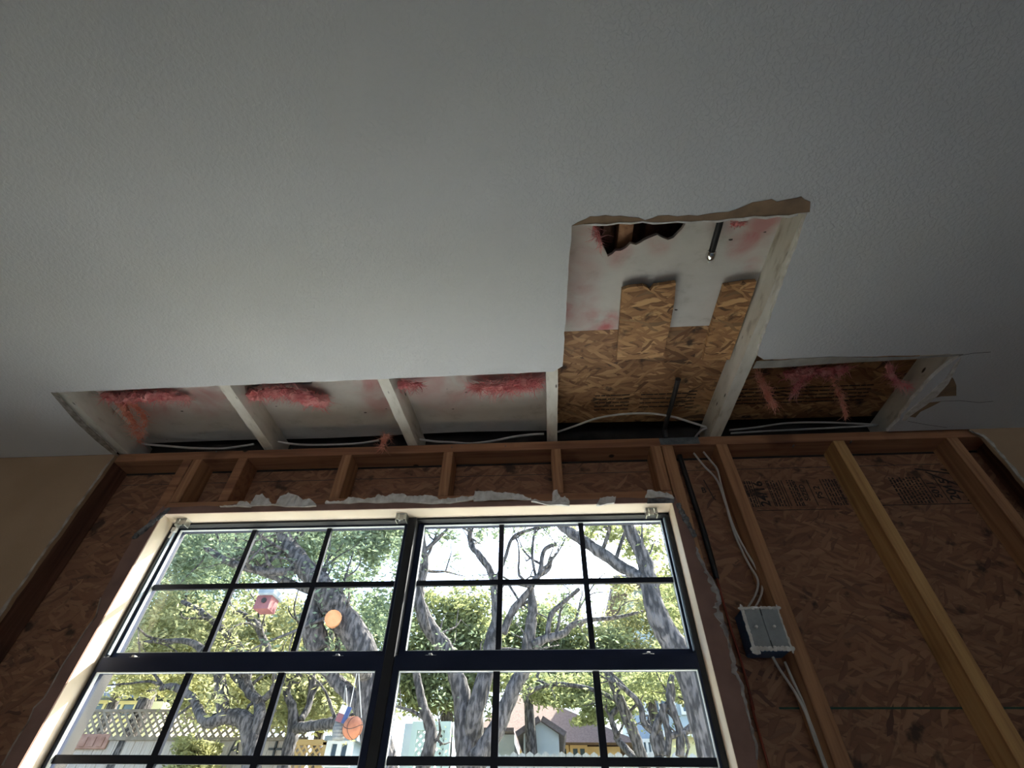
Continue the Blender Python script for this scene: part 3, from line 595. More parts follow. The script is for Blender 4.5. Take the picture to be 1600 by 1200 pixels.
# metal shade brackets
for px, py, lab in ((285, 819, 'silver shade bracket at the upper left corner of the window'), (628, 811, 'silver shade bracket above the centre mullion of the window'), (1018, 804, 'silver shade bracket at the upper right corner of the window')):
    c = atY(px, py, 1.535); x, z = c.x, RZ1; t = empty('shade_bracket', (x, 1.535, z - .03), lab, 'bracket', 'brackets at the window head')
    bm = B(); box(bm, x - .020, x + .020, 1.519, 1.551, z - .0022, z - .0004, .0005); obj('top_plate_flange', bm, M['silver'], t)
    for sx in (-1, 1):
        bm = B(); box(bm, x + sx * .018 - .001, x + sx * .018 + .001, 1.521, 1.549, z - .026, z - .0022); box(bm, x + sx * .014 - .004, x + sx * .014 + .004, 1.521, 1.523, z - .022, z - .0022); obj('side_wing', bm, M['silver'], t)
    bm = B(); box(bm, x - .008, x + .008, 1.524, 1.526, z - .024, z - .0022, .0005); box(bm, x - .011, x - .006, 1.524, 1.54, z - .02, z - .016); obj('clip', bm, M['silver'], t)
    bm = B()
    for dx in (-.01, .01): tube(bm, [(x + dx, 1.54, z - .0045), (x + dx, 1.54, z - .002)], .003, 10, 1)
    obj('screw', bm, M['chrome'], t)
bm = B(); c = atY(272, 830, 1.55); box(bm, c.x - .008, c.x + .008, 1.542, 1.5555, .822, .838, .001); tube(bm, [(c.x - .003, 1.549, .823), (c.x - .006, 1.549, .80)], .003, 8, 1)
thing('end_cap', bm, M['white'], 'small white plastic cap hanging under the upper left bracket', 'plastic cap')

# ================================================================ CEILING CAVITY
def joist(x0, x1, y0, label, lean=0):
    bm = B(); vs = box(bm, x0, x1, y0, S1 - .001, HT + .0002, PZ - .0004)
    for v in vs: v.co.x += lean * (v.co.y - 1.13)
    bmesh.ops.subdivide_edges(bm, edges=[e for e in bm.edges if abs(e.verts[0].co.y - e.verts[1].co.y) > .1], cuts=18)
    for v in bm.verts:
        if v.co.z < HT + .01: v.co.x += noise.noise(v.co * 17) * .0016; v.co.z += abs(noise.noise(v.co * 23)) * .002
    return thing('ceiling_joist', bm, M['joist'], label, 'ceiling joist', 'ceiling joists in the open cavity')
joist(-1.706, -1.668, .3, 'cream ceiling joist at the far left end of the narrow slot')
joist(-1.100, -1.060, .3, 'cream ceiling joist second from the left, between two pink insulation patches')
joist(-.541, -.502, .3, 'cream scuffed ceiling joist leaning left over the middle of the window', .06)
joist(.030, .069, .3, 'cream ceiling joist against the left side of the big hole')
joist(.6595, .701, .3, 'cream ceiling joist forming the right side of the big hole', -.03)
joist(1.308, 1.346, .3, 'shaded grey ceiling joist at the right end of the narrow slot')
def bpoly(l): return [(atZ(x, y, PZ).x, atZ(x, y, PZ).y) for x, y in l]
# boards above the joists
bl = [(-1.76, 1.17)] + jag((-1.76, 1.17), (-1.10, 1.20), 18, .012, 21)[1:] + jag((-1.08, 1.225), (-.80, 1.23), 9, .008, 22) + jag((-.80, 1.16), (-.54, 1.14), 8, .01, 23) + jag((-.52, 1.185), (-.05, 1.175), 10, .01, 24) + [(.03, 1.14), (.052, 1.13), (.052, 1.548), (-.3, 1.538), (-.9, 1.552), (-1.3, 1.545), (-1.76, 1.55)]
thing('attic_board', ztri(bl, PZ, PZ + .012), board_mat((-.854, 1.36), [(-1.5, 1.25, .22, .7), (-1.3, 1.28, .18, .6), (-.62, 1.22, .14, .7), (-.35, 1.30, .2, .45), (-.15, 1.2, .16, .6), (-.02, 1.25, .1, .7), (-.45, 1.25, .08, .6), (-.95, 1.25, .12, .6), (-.60, 1.38, .12, .5)]), 'dirty grey white board above the left bays of the narrow slot', 'board')
tear = [(926, 350), (932, 356), (936, 372), (944, 388), (950, 401), (957, 397), (962, 392), (970, 392), (978, 388), (985, 381), (994, 383), (1000, 380), (1006, 376), (1014, 372), (1022, 369), (1027, 367), (1034, 371), (1044, 375), (1052, 372), (1058, 366), (1066, 358), (1071, 350), (1072, 338)]
tb = [(.05, .30)] + [(atZ(926, 340, PZ).x, .30)] + bpoly(tear) + [(atZ(1072, 338, PZ).x, .30), (.755, .30), (.755, 1.029), (.05, 1.029)]
g = bpoly([(1243, 335), (1236, 345), (1232, 362), (1225, 374), (1216, 382), (1214, 392)])
tb = [(.05, .30), (atZ(926, 340, PZ).x, .30)] + bpoly(tear) + [(atZ(1072, 338, PZ).x, .30), (g[0][0], .30)] + g + [(.703, .80), (.703, 1.029), (.05, 1.029)]
wb = thing('attic_board', ztri(tb, PZ, PZ + .012), board_mat((.4025, .665), [(.63, .74, .075, 1), (.655, .68, .07, .7), (.66, .80, .04, .8), (.25, 1.0, .07, 1.0), (.20, .99, .08, .8), (.13, .95, .07, .5), (.17, .90, .09, .45), (.14, .80, .12, .35), (.18, .70, .08, .4), (.13, .93, .03, .9), (.38, .72, .06, .45), (.40, .66, .06, .5), (.55, .66, .07, .6), (.28, .76, .06, .5)]), 'old white board with torn dark gaps seen up through the big hole', 'board')
thing('strand_board_sheet', ztri([(.0525, 1.0295), (1.36, 1.0295), (1.36, 1.52), (.7, 1.515), (.0525, 1.50)], PZ, PZ + .012), M['osbc'], 'brown strand board sheet with stamped rows above the lower part of the big hole', 'strand board')
osheet = bpy.data.objects['strand_board_sheet']
rr = random.Random(8)
def rows(x0, x1, y0, y1, n):
    bm = B()
    for i in range(n):
        y = y0 + (y1 - y0) * i / (n - 1); x = x0
        while x < x1:
            L = rr.uniform(.012, .04); box(bm, x, min(x + L, x1), y - .0028, y + .0028, PZ - .0005, PZ - .0001); x += L + rr.uniform(.0008, .004)
    obj('stamp', bm, M['ink'], osheet)
rows(.215, .345, 1.348, 1.428, 5); rows(.385, .56, 1.35, 1.42, 4); rows(.56, .59, 1.34, 1.43, 6); rows(.74, 1.22, 1.34, 1.42, 5)
# two offcuts fixed under the board
for l, lab in (([(972, 453), (984, 449), (1005, 447), (1012, 450), (1016, 455), (1022, 447), (1056, 442), (1054, 470), (1047, 510), (1036, 556), (1018, 560), (964, 562), (967, 520)], 'golden strand board offcut screwed flat under the white board, left of the two'), ([(1131, 447), (1150, 444), (1163, 442), (1182, 440), (1180, 452), (1172, 490), (1163, 520), (1150, 562), (1098, 563), (1108, 520)], 'golden strand board offcut screwed flat beside the joist, right of the two')):
    zz = PZ - .024; P = [(atZ(x, y, zz).x, atZ(x, y, zz).y) for x, y in l]; P = [(min(p[0], .6555), p[1]) for p in P]
    thing('strand_board_offcut', ztri(P, zz, zz + .0145), M['osbs'], lab, 'strand board', 'strand board offcuts in the hole')
# rafters and boards seen through the torn gap
for i, (x, w_, d) in enumerate(((.205, .02, .02), (.245, .04, .0), (.33, .04, .04), (.45, .04, .06), (.72, .04, .05))):
    bm = B(); box(bm, x, x + w_, .3, 1.4, PZ + .03 + d, PZ + .10 + d)
    thing('roof_slat', bm, M['woodz'] if i in (1,) else M['woodd'], ['narrow dark wood slat behind the left edge of the tear', 'brown wood slat seen through the torn gap in the white board', 'dark wood slat behind the right part of the tear', 'dark wood slat behind the right end of the tear', 'dark wood slat behind the gap beside the right joist'][i], 'wood slat', 'wood above the torn board')
# black pipes in the cavity
def P3(px, py, z): return atZ(px, py, z)
pipe = empty('sprinkler_pipe', P3(1110, 400, 1.19), 'black pipe with a chrome tip pointing into the far part of the big hole', 'pipe')
bm = B(); a = P3(1126, 344, 1.205); b = P3(1112, 394, 1.195); tube(bm, [a + (a - b) * .6, a, b], [.0085, .0085, .0085], 12, 1); obj('pipe_body', bm, M['black'], pipe, smooth=False)
bm = B(); c = P3(1109, 405, 1.193); dv = (c - b).normalized(); tube(bm, [b - dv * .002, b + dv * .006, b + dv * .016, c, c + dv * .004], [.0125, .0135, .0125, .010, .005], 12, 1); tag(obj('tip', bm, M['chrome'], pipe, smooth=True), 'chrome tip')
bm = B(); e0 = c + dv * .004; tube(bm, [e0, e0 + dv * .006], [.004, .003], 8, 1); obj('nipple', bm, M['vinyl'], pipe)
bm = B(); a = P3(1059, 595, 1.19); b = P3(1050, 630, 1.185); c = P3(1041, 660, 1.178); d = P3(1039, 672, 1.172); tube(bm, [a, b, c, d, d + Vector((0, .012, -.03))], [.0085, .0085, .0085, .0085, .0085], 12, 3)
r = a - b; r.normalize(); tube(bm, [a, a + r * .008], [.0098, .0098], 12, 1)
thing('vent_pipe', bm, M['black'], 'short black pipe rising out of the top plate over the stamped strand board', 'pipe')
# wall pipe: black sleeve above, copper below
pp = empty('copper_pipe', (.556, 1.565, FZ), 'copper pipe in a black sleeve down the stud bay right of the window', 'pipe')
pts = [atY(x, y, 1.565) for x, y in ((1060, 706), (1072, 745), (1090, 800), (1108, 860), (1120, 904))]
bm = B(); tube(bm, pts, [.0095, .0095, .0095, .009, .008], 12, 4); obj('sleeve', bm, M['black'], pp, smooth=True)
pts = [atY(x, y, 1.565) for x, y in ((1119, 900), (1140, 975), (1160, 1040), (1178, 1110), (1200, 1195))]; pts.append(Vector((pts[-1].x, 1.565, FZ + .04)))
bm = B(); tube(bm, pts, .0036, 10, 4); tag(obj('copper_tube', bm, M['copper'], pp, smooth=True), 'bare copper tube')
bm = B(); a = atY(1096, 735, 1.583); b = atY(1113, 791, 1.583); 
# electrical cables
def cable(name, pts, label, r=.0045, m='cable', flat=.6):
    bm = B(); tube(bm, pts, r, 8, 5, flat); return thing(name, bm, M[m], label, 'cable', 'loose electrical cables', smooth=True)
Z1 = 1.18
cable('electrical_cable', [P3(x, y, z) for x, y, z in ((222, 694, 1.185), (260, 697, 1.18), (300, 700, 1.172), (345, 701, 1.17), (378, 697, 1.18), (397, 694, 1.185))], 'grey cable behind the top plate at the left end of the slot', r=.0055)
cable('electrical_cable', [P3(x, y, z) for x, y, z in ((432, 690, 1.19), (470, 695, 1.18), (520, 695, 1.176), (560, 693, 1.18), (592, 688, 1.19))], 'grey cable behind the top plate right of the second joist', r=.0055)
cable('electrical_cable', [P3(x, y, z) for x, y, z in ((645, 685, 1.188), (680, 690, 1.18), (705, 691, 1.175), (735, 693, 1.17), (770, 689, 1.178), (800, 683, 1.186), (830, 679, 1.19), (850, 678, 1.19))], 'grey cable behind the top plate right of the leaning joist', r=.0055)
cable('electrical_cable', [P3(x, y, z) for x, y, z in ((871, 675, 1.19), (900, 665, 1.185), (935, 653, 1.18), (975, 647, 1.18), (1015, 646, 1.18), (1050, 651, 1.18), (1080, 660, 1.178), (1103, 667, 1.178))], 'pale cable arching across the bottom of the big hole')
cable('electrical_cable', [P3(1104, 668, 1.18), P3(1094, 674, 1.178), P3(1086, 684, 1.172), Vector((.585, 1.56, 1.15))], 'short pale cable end dipping into the top plate beside the right joist')
cable('electrical_cable', [P3(x, y, z) for x, y, z in ((1140, 672, 1.175), (1180, 668, 1.18), (1230, 661, 1.185), (1290, 660, 1.185), (1340, 662, 1.18), (1372, 664, 1.175))], 'upper dark cable crossing the right slot', m='cable_dark')
cable('electrical_cable', [P3(x, y, z) for x, y, z in ((1142, 677, 1.17), (1190, 674, 1.172), (1250, 671, 1.172), (1310, 668, 1.172), (1370, 665, 1.17))], 'lower dark cable crossing the right slot', m='cable_dark')
WY = lambda l, Y=1.545: [atY(x, y, Y) for x, y in l]
cable('electrical_cable', WY([(1084, 708), (1100, 728), (1120, 750), (1133, 785), (1140, 810), (1148, 835), (1160, 862), (1172, 885), (1183, 903), (1184, 918), (1178, 934), (1168, 950)]), 'left of the two pale cables running down into the switch box')
cable('electrical_cable', WY([(1099, 706), (1112, 722), (1121, 734), (1126, 755), (1134, 785), (1143, 815), (1153, 838), (1166, 862), (1178, 882), (1190, 905), (1191, 922), (1186, 938), (1178, 952)]), 'right of the two pale cables running down into the switch box')
cable('electrical_cable', WY([(1203, 1018), (1216, 1042), (1232, 1066), (1246, 1088), (1258, 1112), (1266, 1135), (1276, 1165), (1290, 1203)]) + [Vector((.665, 1.545, -.3))], 'left of the two pale cables leaving the bottom of the switch box')
cable('electrical_cable', WY([(1226, 1034), (1234, 1052), (1243, 1072), (1254, 1096), (1264, 1124), (1274, 1150), (1286, 1185), (1297, 1215)]) + [Vector((.673, 1.545, -.3))], 'right of the two pale cables leaving the bottom of the switch box')
# switch box
bx0, bx1, bz0, bz1 = .560, .664, .402, .514
sb = empty('switch_box', (.612, 1.52, bz0), 'blue two gang switch box with grey devices nailed to the orange stud', 'switch box')
bm = B(); box(bm, bx0 + .002, bx1 - .001, 1.492, 1.560, bz0, bz1, .004); tag(obj('box_body', bm, M['blue'], sb), 'blue plastic box')
for k in (0, 1):
    x0 = bx0 + .004 + k * .049; x1 = x0 + .0475
    bm = B(); box(bm, x0, x1, 1.4835, 1.4915, bz0 + .004, bz1 - .004, .001)
    for q in (.18, .3, .7, .84): box(bm, x0 + .012, x0 + .018, 1.4826, 1.4834, bz0 + (bz1 - bz0) * q, bz0 + (bz1 - bz0) * q + .003); box(bm, x0 + .03, x0 + .036, 1.4826, 1.4834, bz0 + (bz1 - bz0) * q + .004, bz0 + (bz1 - bz0) * q + .007)
    dv = tag(obj('switch_device', bm, M['device'], sb), 'grey device')
    bm = B(); tube(bm, [(x0 + .022, 1.476, (bz0 + bz1) / 2 + .003), (x0 + .022, 1.4832, (bz0 + bz1) / 2 + .003)], [.0035, .0045], 12, 1); obj('screw', bm, M['white'], dv)
rr = random.Random(4); bm = B()
def lump(x, z, sx, sz):
    r = bmesh.ops.create_icosphere(bm, subdivisions=2, radius=1, matrix=Matrix.Translation((x, 1.4835, z)) @ Matrix.Diagonal((sx, .003, sz, 1)))
    for v in r['verts']: v.co += noise.noise_vector(v.co * 130) * .0022
for i in range(12): t = i / 11; lump(bx0 + .003, bz0 + (bz1 - bz0) * t, .005, .009); lump(bx1 - .002, bz0 + (bz1 - bz0) * t, .003, .009)
for i in range(10): t = i / 9; lump(bx0 + (bx1 - bx0) * t, bz0 + .004, .008, .007); lump(bx0 + (bx1 - bx0) * t, bz1 - .002, .008, .005)
lump(bx0 + .006, bz0 - .004, .012, .007)
tag(obj('plaster_rim', bm, M['gypsum'], sb), 'crusty pale plaster round the rim')
for z in (bz0 + .014, bz1 - .014): bm = B(); box(bm, (bx0 + bx1) / 2 - .001, (bx0 + bx1) / 2 + .001, 1.4795, 1.4800, z - .01, z + .01); obj('slot', bm, M['black'], sb)

# ================================================================ PINK INSULATION
def tuft(path, rad, n, label, m='pink', seed=1, core=True, L=(.015, .045), down=.4):
    rr = random.Random(seed); P = [Vector(p) for p in path]; bm = B()
    if not isinstance(rad, (list, tuple)): rad = [rad] * len(P)
    P, rd_ = smoothpath(P, rad, 6)
    if core:
        for i, p in enumerate(P[::2]):
            s = rd_[i * 2] * .62
            r = bmesh.ops.create_icosphere(bm, subdivisions=3, radius=1, matrix=Matrix.Translation(p) @ Matrix.Diagonal((s * 1.3, s * 1.1, s * .8, 1)))
            for v in r['verts']: v.co += noise.noise_vector(v.co * 60) * s * .9 + noise.noise_vector(v.co * 190) * s * .35
    for _ in range(n):
        i = rr.randrange(len(P)); p = P[i]; s = rd_[i]
        d = Vector((rr.gauss(0, 1), rr.gauss(0, 1), rr.gauss(0, .6))).normalized()
        q = p + d * s * rr.uniform(.2, 1.0)
        tn = (P[min(i + 1, len(P) - 1)] - P[max(i - 1, 0)]).normalized() if len(P) > 1 else Vector((0, 1, 0))
        v = (tn * rr.gauss(0, .8) + d * rr.uniform(.1, .8) + Vector((0, .3, -down)) * rr.uniform(0, 1)).normalized()
        w_ = rr.uniform(.0004, .0013); ll = rr.uniform(*L); sd_ = v.cross(Vector((rr.gauss(0, 1), rr.gauss(0, 1), rr.gauss(0, 1)))).normalized()
        prev = None; c = q; seg = 5
        for k in range(seg + 1):
            ww = w_ * (1 - .7 * k / seg); a = bm.verts.new(c + sd_ * ww); b = bm.verts.new(c - sd_ * ww)
            if prev: bm.faces.new((prev[0], prev[1], b, a))
            prev = (a, b); v = (v + noise.noise_vector(c * 45 + Vector((seed, 0, 0))) * .7).normalized(); c = c + v * ll / seg
    for v_ in bm.verts:
        if v_.co.z > PZ + .06: v_.co.z = PZ + .06
    o = thing('insulation_tuft', bm, M[m], label, 'insulation', 'pink insulation hanging from the cavity'); return o
T = lambda l: [P3(x, y, z) for x, y, z in l]
tuft(T([(165, 618, 1.215), (195, 622, 1.205), (225, 620, 1.2), (258, 618, 1.205), (290, 622, 1.215)]), [.02, .03, .03, .024, .015], 900, 'pink insulation tuft spread along the left end of the slot', seed=1)
tuft(T([(190, 632, 1.20), (202, 650, 1.19), (212, 668, 1.185), (218, 690, 1.19)]), [.02, .016, .012, .006], 420, 'orange pink insulation strand hanging down to the plate at the left end', 'pinkd', 2)
tuft(T([(205, 630, 1.20), (222, 645, 1.20), (226, 660, 1.19), (222, 682, 1.19)]), [.015, .011, .008, .005], 260, 'thin orange insulation strand beside the thicker one at the left end', 'pinkd', 12)
tuft(T([(368, 613, 1.205), (395, 616, 1.2), (425, 612, 1.2), (450, 612, 1.2), (480, 622, 1.195), (505, 628, 1.2)]), [.018, .028, .022, .024, .040, .032], 1700, 'thick pink insulation tuft right of the second joist', seed=3)
tuft(T([(613, 612, 1.2), (622, 602, 1.2), (640, 600, 1.205), (655, 600, 1.21)]), [.018, .022, .014, .008], 520, 'pink insulation tuft tucked against the leaning joist', seed=4)
tuft(T([(740, 603, 1.21), (765, 605, 1.2), (792, 604, 1.2), (815, 600, 1.2), (840, 598, 1.2)]), [.010, .016, .024, .026, .02], 1300, 'bright pink feathery insulation tuft left of the big hole', seed=5, L=(.03, .06), down=.2)
tuft([atY(604, 680, 1.475), atY(600, 688, 1.468), atY(597, 700, 1.475)], [.012, .012, .006], 220, 'small dusty pink insulation bit lying over the top plate', 'pinkd', 6)
tuft(T([(1184, 582, 1.2), (1192, 602, 1.18), (1200, 618, 1.165), (1210, 634, 1.155)]), [.008, .012, .013, .012], 520, 'pale orange insulation strand hanging just right of the hole joist', 'pinkd', 7, down=.8)
tuft(T([(1232, 585, 1.21), (1255, 582, 1.21), (1285, 580, 1.21), (1320, 578, 1.21)]), [.02, .024, .02, .02], 800, 'dim pink insulation clump along the top of the right slot', seed=8)
tuft(T([(1300, 590, 1.20), (1308, 610, 1.19), (1316, 630, 1.185), (1322, 648, 1.185)]), [.009, .009, .008, .006], 300, 'thin brownish insulation strand hanging in the middle of the right slot', 'pinkd', 9, down=.8)
tuft(T([(1388, 572, 1.195), (1394, 586, 1.19), (1405, 598, 1.185), (1418, 604, 1.185)]), [.013, .013, .009, .004], 320, 'pink insulation strand at the right end of the slot against the joist', seed=10)
tuft(T([(1255, 590, 1.21), (1245, 605, 1.205), (1240, 616, 1.205)]), [.012, .01, .005], 200, 'small dim pink insulation drip under the clump in the right slot', seed=11)
tuft([P3(955 + 190, 350, 1.225), P3(1160, 349, 1.225)], [.007, .006], 160, 'red insulation bit at the far edge of the hole beside the black pipe', seed=13, L=(.006, .014))
tuft([P3(928, 352, 1.23), P3(934, 368, 1.23), P3(940, 385, 1.23)], [.004, .004, .003], 120, 'thin red insulation wisp at the left of the torn gap', seed=14, core=False)

# ================================================================ OUTSIDE
GZ = -1.55
def gz(y): return GZ + max(0, min(1, (y - 4.6) / 4.0)) * .85       # the yard rises away from the house
bm = B()
bmP = B(); box(bmP, -9, 9, 1.65, 4.2, GZ - .08, GZ + .03); thing('bounce_slab', bmP, noisy('pale_bounce_surface', (.60, .61, .63), (.70, .71, .73), 3, .9), 'unseen pale slab added outside the window to bounce light in', 'bounce_slab')['kind'] = 'structure'  # unseen pale slab, added to bounce sunlight up onto the ceiling
ys = [1.63, 2.5, 3.5, 4.6, 5.5, 6.5, 7.5, 8.5, 12, 20, 60]; xs = [-40, -12, -6, -3, 0, 3, 6, 12, 40]
g = [[bm.verts.new((x, y, gz(y) + (noise.noise(Vector((x, y, 0))) * .05 if y > 2 else 0))) for x in xs] for y in ys]
for a, b in zip(g, g[1:]):
    for i in range(len(xs) - 1): bm.faces.new((a[i], a[i + 1], b[i + 1], b[i]))
lawn = thing('lawn', bm, M['grass'], 'dry lawn of the back yard outside the window', 'lawn'); lawn['kind'] = 'structure'
O = atY
RK = .74
def branchset(bm, defs, rr, tips, tw=3.0):
    for pts in defs:          # (px, py, Y, radius m)
        P = [O(p[0], p[1], p[2]) for p in pts]; rd_ = [p[3] * RK for p in pts]
        # knobbly wandering limb
        for i in range(1, len(P) - 1): P[i] = P[i] + Vector((rr.gauss(0, .35), rr.gauss(0, .35), rr.gauss(0, .35))) * min(rd_[i], .028)
        tube(bm, P, rd_, 10, 6, 1.0, .22)
        S, q = smoothpath(P, rd_, 5); L = sum((S[i + 1] - S[i]).length for i in range(len(S) - 1))
        for _ in range(0 if P[-1].y < 4.1 and P[0].y > 4.5 else int(L * tw)):
            i = rr.randrange(len(S) // 4, len(S)); p = S[i]; r0 = min(q[i] * .5, .018) + .003
            d = ((S[min(i + 1, len(S) - 1)] - S[max(i - 1, 0)]).normalized() * .5 + Vector((rr.gauss(0, 1), rr.gauss(0, 1), rr.gauss(.35, .8))).normalized()).normalized()
            twig(bm, p, d, r0, rr.uniform(.3, .95), rr, tips, 1)
        if P[-1].y > 4.1: tips.append(S[-1])
def twig(bm, p, d, r0, L, rr, tips, lvl):
    pts = [p.copy()]; rd_ = [r0]; n = 4
    for k in range(n):
        d = (d + Vector((rr.gauss(0, .32), rr.gauss(0, .32), rr.gauss(.06, .3)))).normalized(); p = p + d * L / n; pts.append(p.copy()); rd_.append(r0 * (1 - .8 * (k + 1) / n))
        if lvl and rr.random() < .55: twig(bm, p, (d + Vector((rr.gauss(0, .8), rr.gauss(0, .8), rr.gauss(0, .8)))).normalized(), rd_[-1] * .8, L * .5, rr, tips, lvl - 1)
        elif not lvl or k > 1: tips.append(p.copy())
    tube(bm, pts, rd_, 5, 2)
def tipleaves(bm, tips, rr, frac, per, size):
    for t in tips:
        if rr.random() > frac: continue
        for _ in range(per):
            p = t + Vector((rr.gauss(0, .07), rr.gauss(0, .07), rr.gauss(0, .06))); s = size * rr.uniform(.6, 1.25)
            a = Vector((rr.gauss(0, 1), rr.gauss(0, 1), rr.gauss(0, .6))).normalized(); b = a.cross(Vector((rr.gauss(0, 1), rr.gauss(0, 1), rr.gauss(0, 1)))).normalized()
            bm.faces.new([bm.verts.new(p + a * s), bm.verts.new(p + b * s * .38), bm.verts.new(p - a * s), bm.verts.new(p - b * s * .38)])
def leaves(bm, blobs, seed, size=.05):
    rr = random.Random(seed)
    for px, py, Y, rx, ry, n in [(a, b, c, d, e_, int(f_ * 2.2)) for a, b, c, d, e_, f_ in blobs]:     # centre pixel, depth, half sizes in px, leaf count
        c = O(px, py, Y); k = (O(px + 10, py, Y) - c).length / 10; kz = (O(px, py - 10, Y) - c).length / 10
        rX, rZ = rx * k, ry * kz; rY = max(.35, (rX + rZ) * .35)
        subs = [(rr.uniform(-1, 1), rr.gauss(0, .5), rr.uniform(-1, 1)) for _ in range(max(4, n // 45))]
        for _ in range(n):
            s_ = subs[rr.randrange(len(subs))]
            u = Vector((s_[0] + rr.gauss(0, .17), s_[1] + rr.gauss(0, .2), s_[2] + rr.gauss(0, .17)))
            p = c + Vector((u.x * rX, u.y * rY, u.z * rZ)) ; s = size * rr.uniform(.6, 1.3)
            a = Vector((rr.gauss(0, 1), rr.gauss(0, 1), rr.gauss(0, .6))).normalized(); b = a.cross(Vector((rr.gauss(0, 1), rr.gauss(0, 1), rr.gauss(0, 1)))).normalized()
            vs = [bm.verts.new(p + a * s), bm.verts.new(p + b * s * .38), bm.verts.new(p - a * s), bm.verts.new(p - b * s * .38)]; bm.faces.new(vs)
gd = lambda px, Y: (O(px, 1190, Y).x, Y, gz(Y))
def base(px, py, Y, r): p = O(px, py, Y); return (px, py, Y, r)
